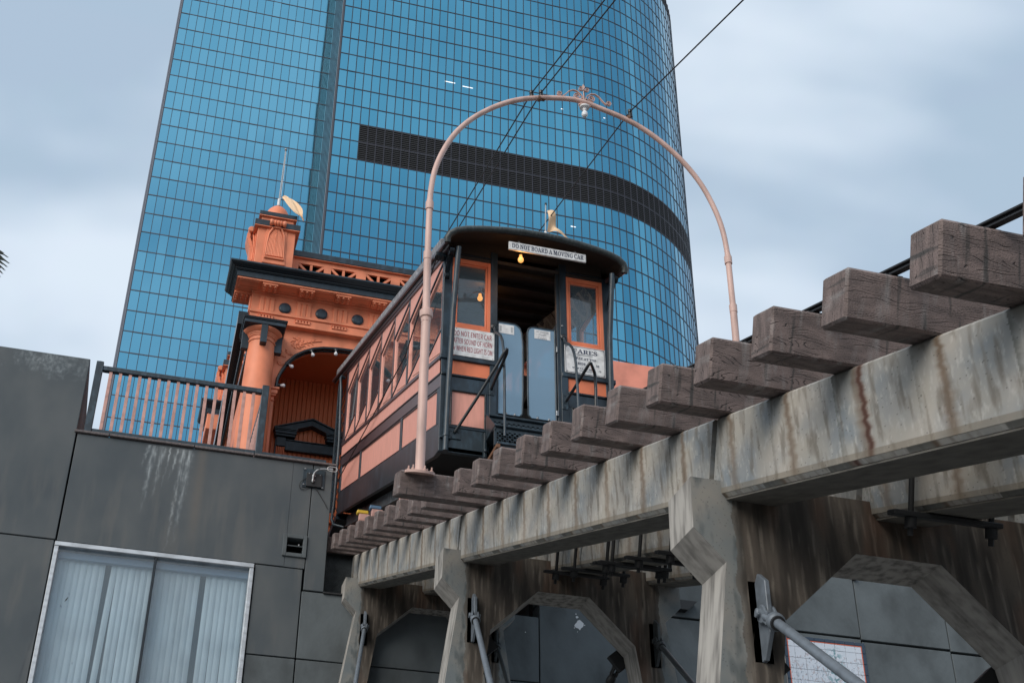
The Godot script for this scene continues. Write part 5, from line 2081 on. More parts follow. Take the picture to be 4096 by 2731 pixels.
func build_car() -> void:
	var t := thing("funicular_car", "salmon and navy funicular car with stepped windows, parked on the slope at the station", "funicular car")
	build_car_side(t, XL, 1.0)
	build_car_side(t, XR, -1.0)
	build_car_roof(t)
	build_car_front(t)
	build_car_steps(t)
	build_car_rear(t)
	# inside: floor, ceiling lining, hoops, coves with printed cards, seats
	var b := MB.new()
	side_poly(b, [[ZB, 2.13], [ZF, 2.13], [ZF, 2.17], [ZB, 2.17]], XL + 0.05, XR - XL - 0.10)
	part("underframe", b, M.louvre_back, t)
	b = MB.new()
	for k in 9:
		var z := ZB + 0.1 + 0.68 * k
		var y := yq(z + 0.34, 2.62)
		b.box(Vector3(XL + 0.06, y - 0.3, z), Vector3(XR - 0.06, y, z + 0.68))
	part("stepped_floor", b, M.interior, t)
	b = MB.new()
	side_poly(b, [[ZB, 4.36], [ZF, 4.36], [ZF, 4.40], [ZB, 4.40]], XL + 0.05, XR - XL - 0.10)
	part("ceiling", b, M.interior, t)
	b = MB.new()
	for k in 14:
		var z := ZB + 0.3 + 0.45 * k
		side_poly(b, [[z, 4.31], [z + 0.05, 4.31], [z + 0.05, 4.36], [z, 4.36]], XL + 0.06, XR - XL - 0.12)
	part("ceiling_ribs", b, M.interior, t)
	for s in 2:
		b = MB.new()
		var x0 := XR - 0.06 if s == 1 else XL + 0.06
		var x1 := XR - 0.24 if s == 1 else XL + 0.24
		b.uvo = Vector2.ZERO
		var seg := 5
		for k in seg:
			var za := lerpf(ZB + 0.2, ZF - 0.1, float(k) / seg)
			var zb := lerpf(ZB + 0.2, ZF - 0.1, float(k + 1) / seg) - 0.02
			b.quad_out(zq(x0, za, 4.05), zq(x0, zb, 4.05), zq(x1, zb, 4.30), zq(x1, za, 4.30), zq(3.6, (za + zb) / 2, 5.0) if false else zq(x0 + (x0 - x1), (za + zb) / 2, 4.4))
		part("cove_cards", b, M.advert, t)
	for k in 6:
		var z := ZB + 0.5 + 0.9 * k
		for s in 2:
			var x := XL + 0.10 if s == 0 else XR - 0.62
			b = MB.new()
			b.box(Vector3(x, yq(z, 2.62) + 0.40, z), Vector3(x + 0.52, yq(z, 2.62) + 0.46, z + 0.42), 0.01)
			b.box(Vector3(x, yq(z, 2.62) + 0.44, z - 0.03), Vector3(x + 0.52, yq(z, 2.62) + 0.86, z + 0.02), 0.01)
			part("seat", b, M.interior, t)
	# running gear
	for x in [2.82, 4.35]:
		b = MB.new()
		side_poly(b, [[ZB + 0.05, 1.93], [-13.05, 1.93], [-12.98, 2.08], [ZB + 0.05, 2.08]], x, 0.06, 0.004)
		side_poly(b, [[ZB + 0.05, 1.915], [-13.06, 1.915], [-13.06, 1.93], [ZB + 0.05, 1.93]], x - 0.02, 0.10, 0.002)
		part("frame_beam", b, M.frame_grey, t)
	for z in [-17.0, -13.4]:
		for x in [3.24, 4.00]:
			b = MB.new()
			var c := zq(x, z, 1.68 + 0.19)
			b.lathe(PackedVector2Array([Vector2(0, -0.045), Vector2(0.215, -0.045), Vector2(0.215, -0.03), Vector2(0.19, -0.025), Vector2(0.19, 0.045), Vector2(0, 0.045)]), c, 24, Basis(Vector3(0, 0, 1), PI / 2))
			part("wheel", b, M.dark_steel, t)


func build_car_roof(t: Node3D) -> void:
	var a0 := inc_a(-19.0)
	var a1 := inc_a(-11.22)
	var b := MB.new()
	b.xf = inc_xf()
	var up := roof_profile(0.0)
	for i in up.size() - 1:
		b.quad_out(Vector3(up[i].x, up[i].y, a0), Vector3(up[i + 1].x, up[i + 1].y, a0), Vector3(up[i + 1].x, up[i + 1].y, a1), Vector3(up[i].x, up[i].y, a1), Vector3(3.615, 4.0, (a0 + a1) / 2))
	for i in range(4, up.size() - 5):
		# seams of the canvas rolled over the front edge
		for k in 4:
			var p := up[i].lerp(up[i + 1], k / 4.0)
			b.box(Vector3(p.x - 0.003, p.y - 0.002, a1 - 0.30), Vector3(p.x + 0.003, p.y + 0.004, a1))
	part("roof", b, M.roof_canvas, t)
	# rolled rim along the front edge and round both corners
	b = MB.new()
	b.xf = inc_xf()
	var pts := PackedVector3Array()
	var pf := roof_profile(0.0)
	for p in pf:
		pts.append(Vector3(p.x, p.y - 0.006, a1 - 0.002))
	b.tube(pts, 0.036, 10)
	part("roof_rim", b, M.rim, t)
	b = MB.new()
	b.xf = inc_xf()
	b.tube(PackedVector3Array([Vector3(pf[0].x, 4.41, a0), Vector3(pf[0].x, 4.41, a1)]), 0.026, 8)
	b.tube(PackedVector3Array([Vector3(7.23 - pf[0].x, 4.41, a0), Vector3(7.23 - pf[0].x, 4.41, a1)]), 0.026, 8)
	part("gutter", b, M.maroon, t)
	# dark lining under the front hood
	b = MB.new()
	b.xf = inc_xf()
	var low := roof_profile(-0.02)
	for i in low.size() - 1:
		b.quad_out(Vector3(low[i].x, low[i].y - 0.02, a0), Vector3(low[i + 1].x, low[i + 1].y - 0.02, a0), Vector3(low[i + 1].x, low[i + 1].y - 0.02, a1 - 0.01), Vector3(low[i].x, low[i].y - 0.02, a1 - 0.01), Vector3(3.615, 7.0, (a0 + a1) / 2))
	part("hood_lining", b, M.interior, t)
	# raised trunk board at the front left of the roof, seen from below
	b = MB.new()
	b.xf = inc_xf()
	b.box(Vector3(2.66, 4.47, a0), Vector3(2.70, 4.60, inc_a(-11.75)), 0.005)
	part("roof_edge_board", b, M.roof_canvas, t)
	# scrolled brackets under the hood
	for s in 2:
		var x := 2.70 if s == 0 else 4.53
		b = MB.new()
		var ez := Vector3(0, 0, 1)
		volute(b, Vector3(x, yq(-11.42, 4.33), -11.40), ez, Vector3.UP, 0.055, 0.014, 1.4, Vector3(1, 0, 0), 0.05, 0.008, PI * 0.8)
		volute(b, Vector3(x, yq(-11.62, 4.10) - 0.03, -11.585), ez, Vector3.UP, 0.042, 0.012, 1.3, Vector3(1, 0, 0), 0.05, 0.008, -PI * 0.5)
		b.ribbon(PackedVector3Array([Vector3(x, yq(-11.42, 4.33) - 0.03, -11.45), Vector3(x, yq(-11.62, 4.10) + 0.09, -11.52), Vector3(x, yq(-11.62, 4.10) + 0.0, -11.60)]), Vector3(1, 0, 0), 0.05, 0.009)
		part("scroll_bracket", b, M.gloss_black, t)


func inc_a(z: float) -> float:
	# a of a point on the roof plane q = 4.6 at world z
	return (z - SN * 4.6) / CS


func build_car_front(t: Node3D) -> void:
	var z := ZF
	var zi := ZF - 0.05
	var N := Node3D.new()
	N.name = "front_end"
	t.add_child(N)
	var pb := func(called: String, x0: float, y0: float, x1: float, y1: float, z0: float, z1: float, m: Material, bev := 0.004):
		return part(called, bx(Vector3(x0, y0, z0), Vector3(x1, y1, z1), bev), m, N)
	# each half: corner post, window, signs and dado; s = 0 left, 1 right
	for s in 2:
		var X := func(a: float, e: float) -> Array: return [a, e] if s == 0 else [7.24 - e, 7.24 - a]
		var q: Array
		q = X.call(2.683, 2.775)
		pb.call("corner_post", q[0], 6.437, q[1], 8.86, zi, z + 0.004, M.navy)
		q = X.call(3.195, 3.272)
		pb.call("door_post", q[0], 6.60, q[1], 8.95, zi, z + 0.012, M.navy)
		q = X.call(2.683, 3.20)
		pb.call("bumper_plate", q[0], 6.437, q[1], 6.715, zi, z, M.navy_plate)
		q = X.call(2.775, 3.195)
		pb.call("dado_rail", q[0], 6.715, q[1], 6.742, zi, z + 0.006, M.navy)
		pb.call("dado_rail", q[0], 7.15, q[1], 7.306, zi, z + 0.004, M.navy)
		pb.call("half_round", q[0] - 0.09 if s == 0 else q[0], 7.308, q[1] if s == 0 else q[1] + 0.09, 7.335, zi, z + 0.018, M.gloss_black, 0.01)
		q = X.call(2.805, 3.146)
		pb.call("dado_panel", q[0], 6.742, q[1], 7.15, zi, z - 0.012, M.salmon, 0.0)
		var b := MB.new()
		for e in [[q[0] - 0.016, 6.735, q[0], 7.155], [q[1], 6.735, q[1] + 0.016, 7.155], [q[0], 6.735, q[1], 6.75], [q[0], 7.14, q[1], 7.155]]:
			b.box(Vector3(e[0], e[1], z - 0.02), Vector3(e[2], e[3], z + 0.009), 0.004)
		part("dado_bead", b, M.gloss_black, N)
		q = X.call(2.775, 2.805)
		pb.call("dado_stile", q[0], 6.742, q[1], 7.15, zi, z + 0.002, M.navy, 0.0)
		q = X.call(3.146, 3.195)
		pb.call("dado_stile", q[0], 6.742, q[1], 7.15, zi, z + 0.002, M.navy, 0.0)
		q = X.call(2.683, 3.195)
		pb.call("waist_panel", q[0], 7.336, q[1], 7.502, zi, z - 0.004, M.orange, 0.0)
		q = X.call(2.668, 3.262)
		pb.call("belt_rail", q[0], 7.502, q[1], 7.556, zi, z + 0.022, M.navy, 0.006)
		# window: outer frame, bead, glass
		q = X.call(2.775, 3.205)
		b = MB.new()
		b.box(Vector3(q[0], 7.885, zi), Vector3(q[0] + 0.042, 8.80, z + 0.004), 0.004)
		b.box(Vector3(q[1] - 0.042, 7.885, zi), Vector3(q[1], 8.80, z + 0.004), 0.004)
		b.box(Vector3(q[0] + 0.042, 8.745, zi), Vector3(q[1] - 0.042, 8.80, z + 0.003), 0.004)
		b.box(Vector3(q[0] + 0.042, 7.885, zi), Vector3(q[1] - 0.042, 7.955, z + 0.003), 0.004)
		part("window_frame", b, M.orange, N)
		b = MB.new()
		b.box(Vector3(q[0] + 0.042, 7.956, zi + 0.01), Vector3(q[0] + 0.064, 8.744, z - 0.006), 0.005)
		b.box(Vector3(q[1] - 0.064, 7.956, zi + 0.01), Vector3(q[1] - 0.042, 8.744, z - 0.006), 0.005)
		b.box(Vector3(q[0] + 0.064, 8.724, zi + 0.01), Vector3(q[1] - 0.064, 8.744, z - 0.007), 0.005)
		b.box(Vector3(q[0] + 0.064, 7.956, zi + 0.01), Vector3(q[1] - 0.064, 7.982, z - 0.007), 0.005)
		part("glazing_bead", b, M.orange, N)
		pb.call("window_glass", q[0] + 0.055, 7.965, q[1] - 0.055, 8.735, z - 0.026, z - 0.021, M.pane, 0.0)
		pb.call("apron", q[0], 7.558, q[1], 7.885, zi, z - 0.004, M.orange, 0.0)
		q = X.call(2.775, 3.195)
		pb.call("header", q[0], 8.802, q[1], 9.02, zi, z + 0.002, M.interior)
		pb.call("drip_mould", q[0], 8.845, q[1], 8.862, zi, z + 0.016, M.gloss_black)
		# round pipe standing before the corner
		var px := 2.752 if s == 0 else 7.24 - 2.752
		b = MB.new()
		b.tube(PackedVector3Array([Vector3(px - (0.012 if s == 0 else -0.012), 6.42, z + 0.05), Vector3(px, 7.2, z + 0.06), Vector3(px + (0.008 if s == 0 else -0.008), 8.0, z + 0.14), Vector3(px + (0.012 if s == 0 else -0.012), 8.72, z + 0.30)]), 0.029, 14)
		part("corner_pipe", b, M.navy_rail, N)
		b = MB.new()
		b.tube(PackedVector3Array([Vector3(px - 0.012, 6.575, z + 0.052), Vector3(px - 0.012, 6.592, z + 0.052)]), 0.034, 14)
		b.box(Vector3(px - 0.065, 6.575, z), Vector3(px + 0.05, 6.592, z + 0.03), 0.003)
		part("pipe_clip", b, M.navy_rail, N)
	part("head_beam", bx(Vector3(2.70, 8.95, zi), Vector3(4.53, 9.08, z), 0.0), M.interior, N)
	# signs
	var serif := SystemFont.new()
	serif.font_names = PackedStringArray(["Droid Serif"])
	serif.font_weight = 700
	var serif_r := SystemFont.new()
	serif_r.font_names = PackedStringArray(["Droid Serif"])
	var sans := SystemFont.new()
	sans.font_names = PackedStringArray(["Droid Sans"])
	var sg := Node3D.new()
	sg.name = "warning_sign"
	t.add_child(sg)
	part("plate", bx(Vector3(2.79, 7.560, z + 0.014), Vector3(3.238, 7.898, z + 0.020), 0.002), M.sign_white, sg)
	words("DO NOT ENTER CAR", sans, 0.060, 0.405, M.ink_red, sg, Vector3(3.006, 7.829, z + 0.0205))
	words("AFTER SOUND OF HORN", sans, 0.060, 0.415, M.ink_red, sg, Vector3(3.005, 7.737, z + 0.0205))
	words("or WHEN RED LIGHT IS ON", sans, 0.060, 0.425, M.ink_red, sg, Vector3(3.002, 7.645, z + 0.0205))
	for e in [[2.83, 7.885], [3.228, 7.886], [3.222, 7.572]]:
		var b := MB.new()
		b.ball(Vector3(e[0], e[1], z + 0.021), Vector3(0.005, 0.005, 0.004), 8)
		part("screw", b, M.dark_steel, sg)
	var sf := Node3D.new()
	sf.name = "fares_sign"
	t.add_child(sf)
	part("plate", bx(Vector3(4.008, 7.562, z + 0.014), Vector3(4.462, 7.905, z + 0.020), 0.002), M.sign_white, sf)
	var b := MB.new()
	for e in [[4.016, 7.570, 4.021, 7.897], [4.449, 7.570, 4.454, 7.897], [4.021, 7.570, 4.449, 7.575], [4.021, 7.892, 4.449, 7.897]]:
		b.box(Vector3(e[0], e[1], z + 0.019), Vector3(e[2], e[3], z + 0.0212))
	b.box(Vector3(4.14, 7.801, z + 0.019), Vector3(4.32, 7.804, z + 0.0212))
	b.box(Vector3(4.155, 7.795, z + 0.019), Vector3(4.305, 7.797, z + 0.0212))
	b.box(Vector3(4.16, 7.604, z + 0.019), Vector3(4.325, 7.607, z + 0.0212))
	b.box(Vector3(4.175, 7.598, z + 0.019), Vector3(4.31, 7.600, z + 0.0212))
	part("rule", b, M.ink_blue, sf)
	words("FARES", serif, 0.050, 0.275, M.ink_blue, sf, Vector3(4.235, 7.842, z + 0.0205))
	words("PAY AT TOP", serif, 0.026, 0.225, M.ink_blue, sf, Vector3(4.245, 7.754, z + 0.0205))
	words("RIDE", serif, 0.027, 0.090, M.ink_blue, sf, Vector3(4.195, 7.692, z + 0.0205))
	words("50", serif, 0.027, 0.034, M.ink_blue, sf, Vector3(4.372, 7.690, z + 0.0205))
	words("WITH T.A.P. CARD", serif, 0.018, 0.235, M.ink_blue, sf, Vector3(4.205, 7.630, z + 0.0205))
	words(".75", serif, 0.018, 0.030, M.ink_blue, sf, Vector3(4.395, 7.628, z + 0.0205))
	for e in [[4.03, 7.884], [4.441, 7.884], [4.03, 7.584], [4.441, 7.584]]:
		b = MB.new()
		b.ball(Vector3(e[0], e[1], z + 0.021), Vector3(0.004, 0.004, 0.004), 8)
		part("screw", b, M.dark_steel, sf)
	# hanging board under the hood
	var sb := Node3D.new()
	sb.name = "boarding_sign"
	t.add_child(sb)
	var zb := -11.27
	part("board", bx(Vector3(3.288, 8.748, zb - 0.012), Vector3(4.152, 8.852, zb + 0.012), 0.004), M.sign_white, sb)
	words("DO NOT BOARD A MOVING CAR", serif, 0.058, 0.80, M.ink_blue, sb, Vector3(3.722, 8.802, zb + 0.0125))
	for x in [3.40, 4.03]:
		b = MB.new()
		b.tube(arc(Vector3(x, 8.865, zb), Vector3(1, 0, 0), Vector3(0, 1, 0), 0.010, -1.2, 4.3, 8), 0.003, 5)
		part("hook", b, M.steel, sb)
	# folding doors of clear sheet with their stickers
	for s in 2:
		var x0 := 3.278 if s == 0 else 3.612
		var x1 := 3.560 if s == 0 else 3.925
		var yt := 8.082
		var yb := 6.972
		var D := Node3D.new()
		D.name = "door" if s == 0 else "door_001"
		t.add_child(D)
		var out := PackedVector2Array()
		var r := 0.07
		if s == 0:
			out = PackedVector2Array([Vector2(x0, yb), Vector2(x1 - 0.03, yb), Vector2(x1 - 0.008, yb + 0.03), Vector2(x1, yb + 0.3), Vector2(x1, yt - 0.25), Vector2(x1 - 0.012, yt - 0.10), Vector2(x1 - 0.03, yt - 0.045), Vector2(x1 - 0.06, yt - 0.015), Vector2(x1 - 0.09, yt), Vector2(x0, yt)])
		else:
			out = PackedVector2Array([Vector2(x1, yb), Vector2(x0 + 0.03, yb), Vector2(x0 + 0.004, yb + 0.03), Vector2(x0, yb + 0.3), Vector2(x0, yt - 0.08), Vector2(x0 + 0.012, yt - 0.03), Vector2(x0 + 0.04, yt - 0.006), Vector2(x0 + 0.07, yt), Vector2(x1, yt)])
		b = MB.new()
		b.prism(out, Vector3(0, 0, z - 0.03), Vector3(1, 0, 0), Vector3(0, 1, 0), Vector3(0, 0, 0.008))
		part("sheet", b, M.door_acrylic, D)
		b = MB.new()
		var edge := PackedVector3Array()
		for p in out.slice(1):
			edge.append(Vector3(p.x, p.y, z - 0.026))
		b.tube(edge, 0.010, 6)
		part("edging", b, M.navy_rail, D)
		b = MB.new()
		var xe := x0 + 0.008 if s == 0 else x1 - 0.008
		b.tube(PackedVector3Array([Vector3(xe, yb - 0.02, z - 0.026), Vector3(xe, yt, z - 0.026)]), 0.012, 8)
		part("hinge_tube", b, M.navy_rail, D)
		for x in [x0 + 0.10, x1 - 0.09]:
			b = MB.new()
			b.box(Vector3(x - 0.012, yb - 0.012, z - 0.022), Vector3(x + 0.012, yb + 0.008, z - 0.006), 0.003)
			b.ball(Vector3(x, yb + 0.004, z - 0.012), Vector3(0.011, 0.011, 0.011), 8)
			part("shoe", b, M.steel, D)
		if s == 0:
			part("sticker", bx(Vector3(3.292, 7.945, z - 0.022), Vector3(3.464, 8.058, z - 0.0205)), M.sign_white, D)
			for x in [3.306, 3.428]:
				part("faded_block", bx(Vector3(x, 7.968, z - 0.0208), Vector3(x + 0.022, 8.036, z - 0.0198)), M.faded, D)
		else:
			part("sticker", bx(Vector3(3.688, 7.945, z - 0.022), Vector3(3.866, 8.058, z - 0.0205)), M.sign_white, D)
			var y := 8.043
			for ln in ["There may be a delay", "before the doors open.", "Thank you for", "your patience.", "Please, do not", "touch the doors."]:
				if ln.begins_with("Thank") or ln.begins_with("Please"):
					y -= 0.009
				words(ln, serif, 0.011, 0.0063 * ln.length() * 1.05, M.ink_blue, D, Vector3(3.777, y, z - 0.0205), "lettering", 0.001)
				y -= 0.0145
	# jamb of the right door with its chain, catch and bracket
	b = bx(Vector3(3.935, 6.60, z - 0.06), Vector3(3.972, 8.9, z - 0.01), 0.004)
	part("door_jamb", b, M.navy, N)
	b = MB.new()
	b.prism(PackedVector2Array([Vector2(0, 0), Vector2(0.08, 0.0), Vector2(0.08, 0.115), Vector2(0.065, 0.115)]), Vector3(3.885, 8.085, z - 0.03), Vector3(1, 0, 0), Vector3(0, 1, 0), Vector3(0, 0, 0.006))
	part("door_bracket", b, M.dark_steel, N)
	b = MB.new()
	b.ball(Vector3(3.99, 8.135, z + 0.014), Vector3(0.013, 0.013, 0.01), 8)
	b.box(Vector3(3.925, 7.80, z - 0.02), Vector3(3.938, 7.87, z + 0.002), 0.003)
	b.box(Vector3(3.910, 7.03, z - 0.02), Vector3(3.938, 7.09, z + 0.002), 0.003)
	part("catch", b, M.steel, N)
	# warm bulbs: under the hood and inside
	for p in [[3.44, 8.70, -11.33, 1.0], [3.335, 9.024, -12.6, 0.62]]:
		var L := Node3D.new()
		L.name = "hood_lamp" if p[3] == 1.0 else "ceiling_lamp"
		t.add_child(L)
		L.position = Vector3(p[0], p[1], p[2])
		b = MB.new()
		var k: float = p[3]
		b.lathe(PackedVector2Array([Vector2(0.0, -0.048), Vector2(0.014, -0.045), Vector2(0.026, -0.034), Vector2(0.031, -0.018), Vector2(0.029, -0.002), Vector2(0.020, 0.018), Vector2(0.015, 0.035), Vector2(0.015, 0.048)]), Vector3.ZERO, 18)
		part("bulb", b, M.bulb_lit, L)
		b = MB.new()
		b.tube(PackedVector3Array([Vector3(0, 0.046, 0), Vector3(0, 0.10, 0), Vector3(0, 0.16, 0)]), [0.019, 0.019, 0.008], 10)
		part("socket", b, M.dark_steel if k == 1.0 else M.rust, L)
		var om := OmniLight3D.new()
		om.name = "bulb_glow"
		om.light_color = Color(1.0, 0.68, 0.36)
		om.light_energy = 0.02
		om.light_size = 0.03
		om.omni_range = 6.0
		om.omni_attenuation = 2.0
		om.shadow_enabled = true
		L.add_child(om)
		om.position = Vector3(0, -0.01, 0.0)


func lattice_strip(b: MB, x0: float, x1: float, y0: float, y1: float, z: float) -> void:
	# cast fretwork: two rows of crossing bars with round bosses
	var h := y1 - y0
	var p := h
	var n := int((x1 - x0) / p)
	for i in n:
		var xa := x0 + p * i
		for s in [-1.0, 1.0]:
			b.xf = Transform3D(Basis(Vector3(0, 0, 1), s * PI / 4), Vector3(xa + p / 2, (y0 + y1) / 2, z))
			b.box(Vector3(-h * 0.70, -0.0045, -0.004), Vector3(h * 0.70, 0.0045, 0.004))
		b.xf = Transform3D.IDENTITY
		b.lathe(PackedVector2Array([Vector2(0, -0.006), Vector2(0.013, -0.006), Vector2(0.013, 0.006), Vector2(0, 0.006)]), Vector3(xa + p / 2, (y0 + y1) / 2, z), 6, Basis(Vector3(1, 0, 0), PI / 2))
		b.lathe(PackedVector2Array([Vector2(0, -0.006), Vector2(0.012, -0.006), Vector2(0.012, 0.006), Vector2(0, 0.006)]), Vector3(xa, y0 + 0.004, z), 6, Basis(Vector3(1, 0, 0), PI / 2))
		b.lathe(PackedVector2Array([Vector2(0, -0.006), Vector2(0.012, -0.006), Vector2(0.012, 0.006), Vector2(0, 0.006)]), Vector3(xa, y1 - 0.004, z), 6, Basis(Vector3(1, 0, 0), PI / 2))


func build_car_steps(t: Node3D) -> void:
	var S := Node3D.new()
	S.name = "boarding_steps"
	t.add_child(S)
	var tiers := [[3.175, 4.07, 6.885, -11.56], [3.145, 4.07, 6.605, -11.26]]
	for k in 2:
		var e: Array = tiers[k]
		var b := MB.new()
		b.box(Vector3(e[0], e[2] - 0.028, -11.70), Vector3(e[1], e[2], e[3]), 0.006)
		part("tread", b, M.navy_plate, S)
		b = MB.new()
		b.tube(PackedVector3Array([Vector3(e[0], e[2] - 0.012, e[3]), Vector3(e[1], e[2] - 0.012, e[3])]), 0.016, 8)
		part("nosing", b, M.navy_rail, S)
		b = MB.new()
		b.box(Vector3(e[0], e[2] - 0.068, e[3] - 0.02), Vector3(e[1], e[2] - 0.03, e[3] - 0.012), 0.002)
		b.box(Vector3(e[0], e[2] - 0.235, e[3] - 0.02), Vector3(e[0] + 0.028, e[2] - 0.068, e[3] - 0.012), 0.002)
		b.box(Vector3(e[0], e[2] - 0.235, e[3] - 0.02), Vector3(e[1], e[2] - 0.222, e[3] - 0.012), 0.002)
		part("riser_frame", b, M.navy_plate, S)
		b = MB.new()
		for r in 3:
			lattice_strip(b, e[0] + 0.035, e[1] - 0.01, e[2] - 0.118 - 0.05 * r, e[2] - 0.068 - 0.05 * r, e[3] - 0.016)
		stuff(part("riser_fretwork", b, M.navy_plate, S))
		part("riser_back", bx(Vector3(e[0] + 0.02, e[2] - 0.23, e[3] - 0.10), Vector3(e[1], e[2] - 0.03, e[3] - 0.09)), M.louvre_back, S)
	var b := MB.new()
	b.prism(PackedVector2Array([Vector2(-11.60, 6.86), Vector2(-11.56, 6.87), Vector2(-11.26, 6.60), Vector2(-11.26, 6.55), Vector2(-11.60, 6.63)]), Vector3(3.150, 0, 0), Vector3(0, 0, 1), Vector3(0, 1, 0), Vector3(0.012, 0, 0))
	part("step_cheek", b, M.navy_plate, S)
	part("foot_bar", bx(Vector3(3.16, 6.36, -11.24), Vector3(4.07, 6.385, -11.20), 0.004), M.navy_rail, S)
	b = MB.new()
	b.box(Vector3(3.15, 6.32, -11.62), Vector3(3.19, 6.36, -11.20), 0.003)
	part("hanger", b, M.rust, S)
	b = MB.new()
	b.lathe(PackedVector2Array([Vector2(0, 6.30), Vector2(0.022, 6.30), Vector2(0.022, 6.345), Vector2(0, 6.345)]), Vector3(3.225, 0, -11.24), 6)
	part("hanger_bolt", b, M.rust, S)
	b = MB.new()
	b.box(Vector3(3.13, 6.40, -11.66), Vector3(3.16, 6.68, -11.58), 0.004)
	b.ball(Vector3(3.145, 6.47, -11.575), Vector3(0.022, 0.022, 0.016), 10)
	part("hanger_plate", b, M.navy_plate, S)
	# grab rails: s = 0 left, 1 right (about the door's middle)
	for s in 2:
		var G := Node3D.new()
		G.name = "grab_rail" if s == 0 else "grab_rail_001"
		t.add_child(G)
		var pole: PackedVector3Array
		var rail: PackedVector3Array
		if s == 0:
			pole = PackedVector3Array([Vector3(3.235, 7.972, -11.61), Vector3(3.236, 7.91, -11.60), Vector3(3.242, 7.87, -11.565), Vector3(3.248, 7.82, -11.50), Vector3(3.252, 7.75, -11.43), Vector3(3.256, 7.65, -11.375), Vector3(3.257, 7.5, -11.335), Vector3(3.256, 7.2, -11.30), Vector3(3.238, 6.46, -11.22)])
			rail = PackedVector3Array([Vector3(2.838, 6.655, -11.62), Vector3(2.99, 6.93, -11.44), Vector3(3.16, 7.26, -11.23), Vector3(3.21, 7.37, -11.16), Vector3(3.228, 7.40, -11.13), Vector3(3.236, 7.40, -11.135), Vector3(3.240, 7.375, -11.17), Vector3(3.225, 7.30, -11.34), Vector3(3.21, 7.215, -11.62)])
		else:
			pole = PackedVector3Array([Vector3(4.0, 7.983, -11.61), Vector3(4.004, 7.92, -11.60), Vector3(4.01, 7.88, -11.56), Vector3(4.02, 7.83, -11.50), Vector3(4.03, 7.75, -11.44), Vector3(4.033, 7.64, -11.385), Vector3(4.03, 7.5, -11.34), Vector3(4.022, 7.2, -11.29), Vector3(4.0, 6.46, -11.20)])
			rail = PackedVector3Array([Vector3(4.004, 7.192, -11.60), Vector3(4.045, 7.27, -11.37), Vector3(4.085, 7.355, -11.16), Vector3(4.097, 7.378, -11.11), Vector3(4.112, 7.38, -11.115), Vector3(4.17, 7.395, -11.22), Vector3(4.205, 7.395, -11.28), Vector3(4.222, 7.37, -11.305), Vector3(4.226, 7.2, -11.31), Vector3(4.226, 6.70, -11.36)])
		b = MB.new()
		b.tube(pole, 0.0145, 12)
		part("pole", b, M.navy_rail, G)
		b = MB.new()
		b.tube(rail, 0.0165, 12)
		part("rail", b, M.gloss_rail, G)
		b = MB.new()
		b.lathe(PackedVector2Array([Vector2(0, -0.012), Vector2(0.036, -0.012), Vector2(0.036, 0.006), Vector2(0.024, 0.012), Vector2(0.012, 0.026), Vector2(0, 0.026)]), pole[0] + Vector3(0, 0.004, -0.005), 14, Basis(Vector3(1, 0, 0), PI / 2))
		part("eye", b, M.gloss_rail, G)
		if s == 0:
			part("rail_plate", bx(Vector3(2.79, 6.585, ZF), Vector3(2.905, 6.69, ZF + 0.012), 0.004), M.navy_plate, G)
			part("rail_plate", bx(Vector3(3.188, 7.145, ZF + 0.012), Vector3(3.242, 7.285, ZF + 0.02), 0.003), M.navy_rail, G)
		else:
			part("rail_plate", bx(Vector3(3.972, 7.11, ZF + 0.012), Vector3(4.035, 7.30, ZF + 0.02), 0.003), M.navy_rail, G)
		var bolts := [[2.805, 6.675], [2.878, 6.667], [2.805, 6.605], [2.872, 6.595], [3.215, 7.17]] if s == 0 else [[3.998, 7.272], [3.998, 7.135]]
		for e in bolts:
			b = MB.new()
			b.lathe(PackedVector2Array([Vector2(0, 0.0), Vector2(0.009, 0.0), Vector2(0.009, 0.008), Vector2(0, 0.010)]), Vector3(e[0], e[1], ZF + 0.018 if e[0] > 3.1 else ZF + 0.011), 6, Basis(Vector3(1, 0, 0), PI / 2))
			part("bolt", b, M.navy_plate, G)


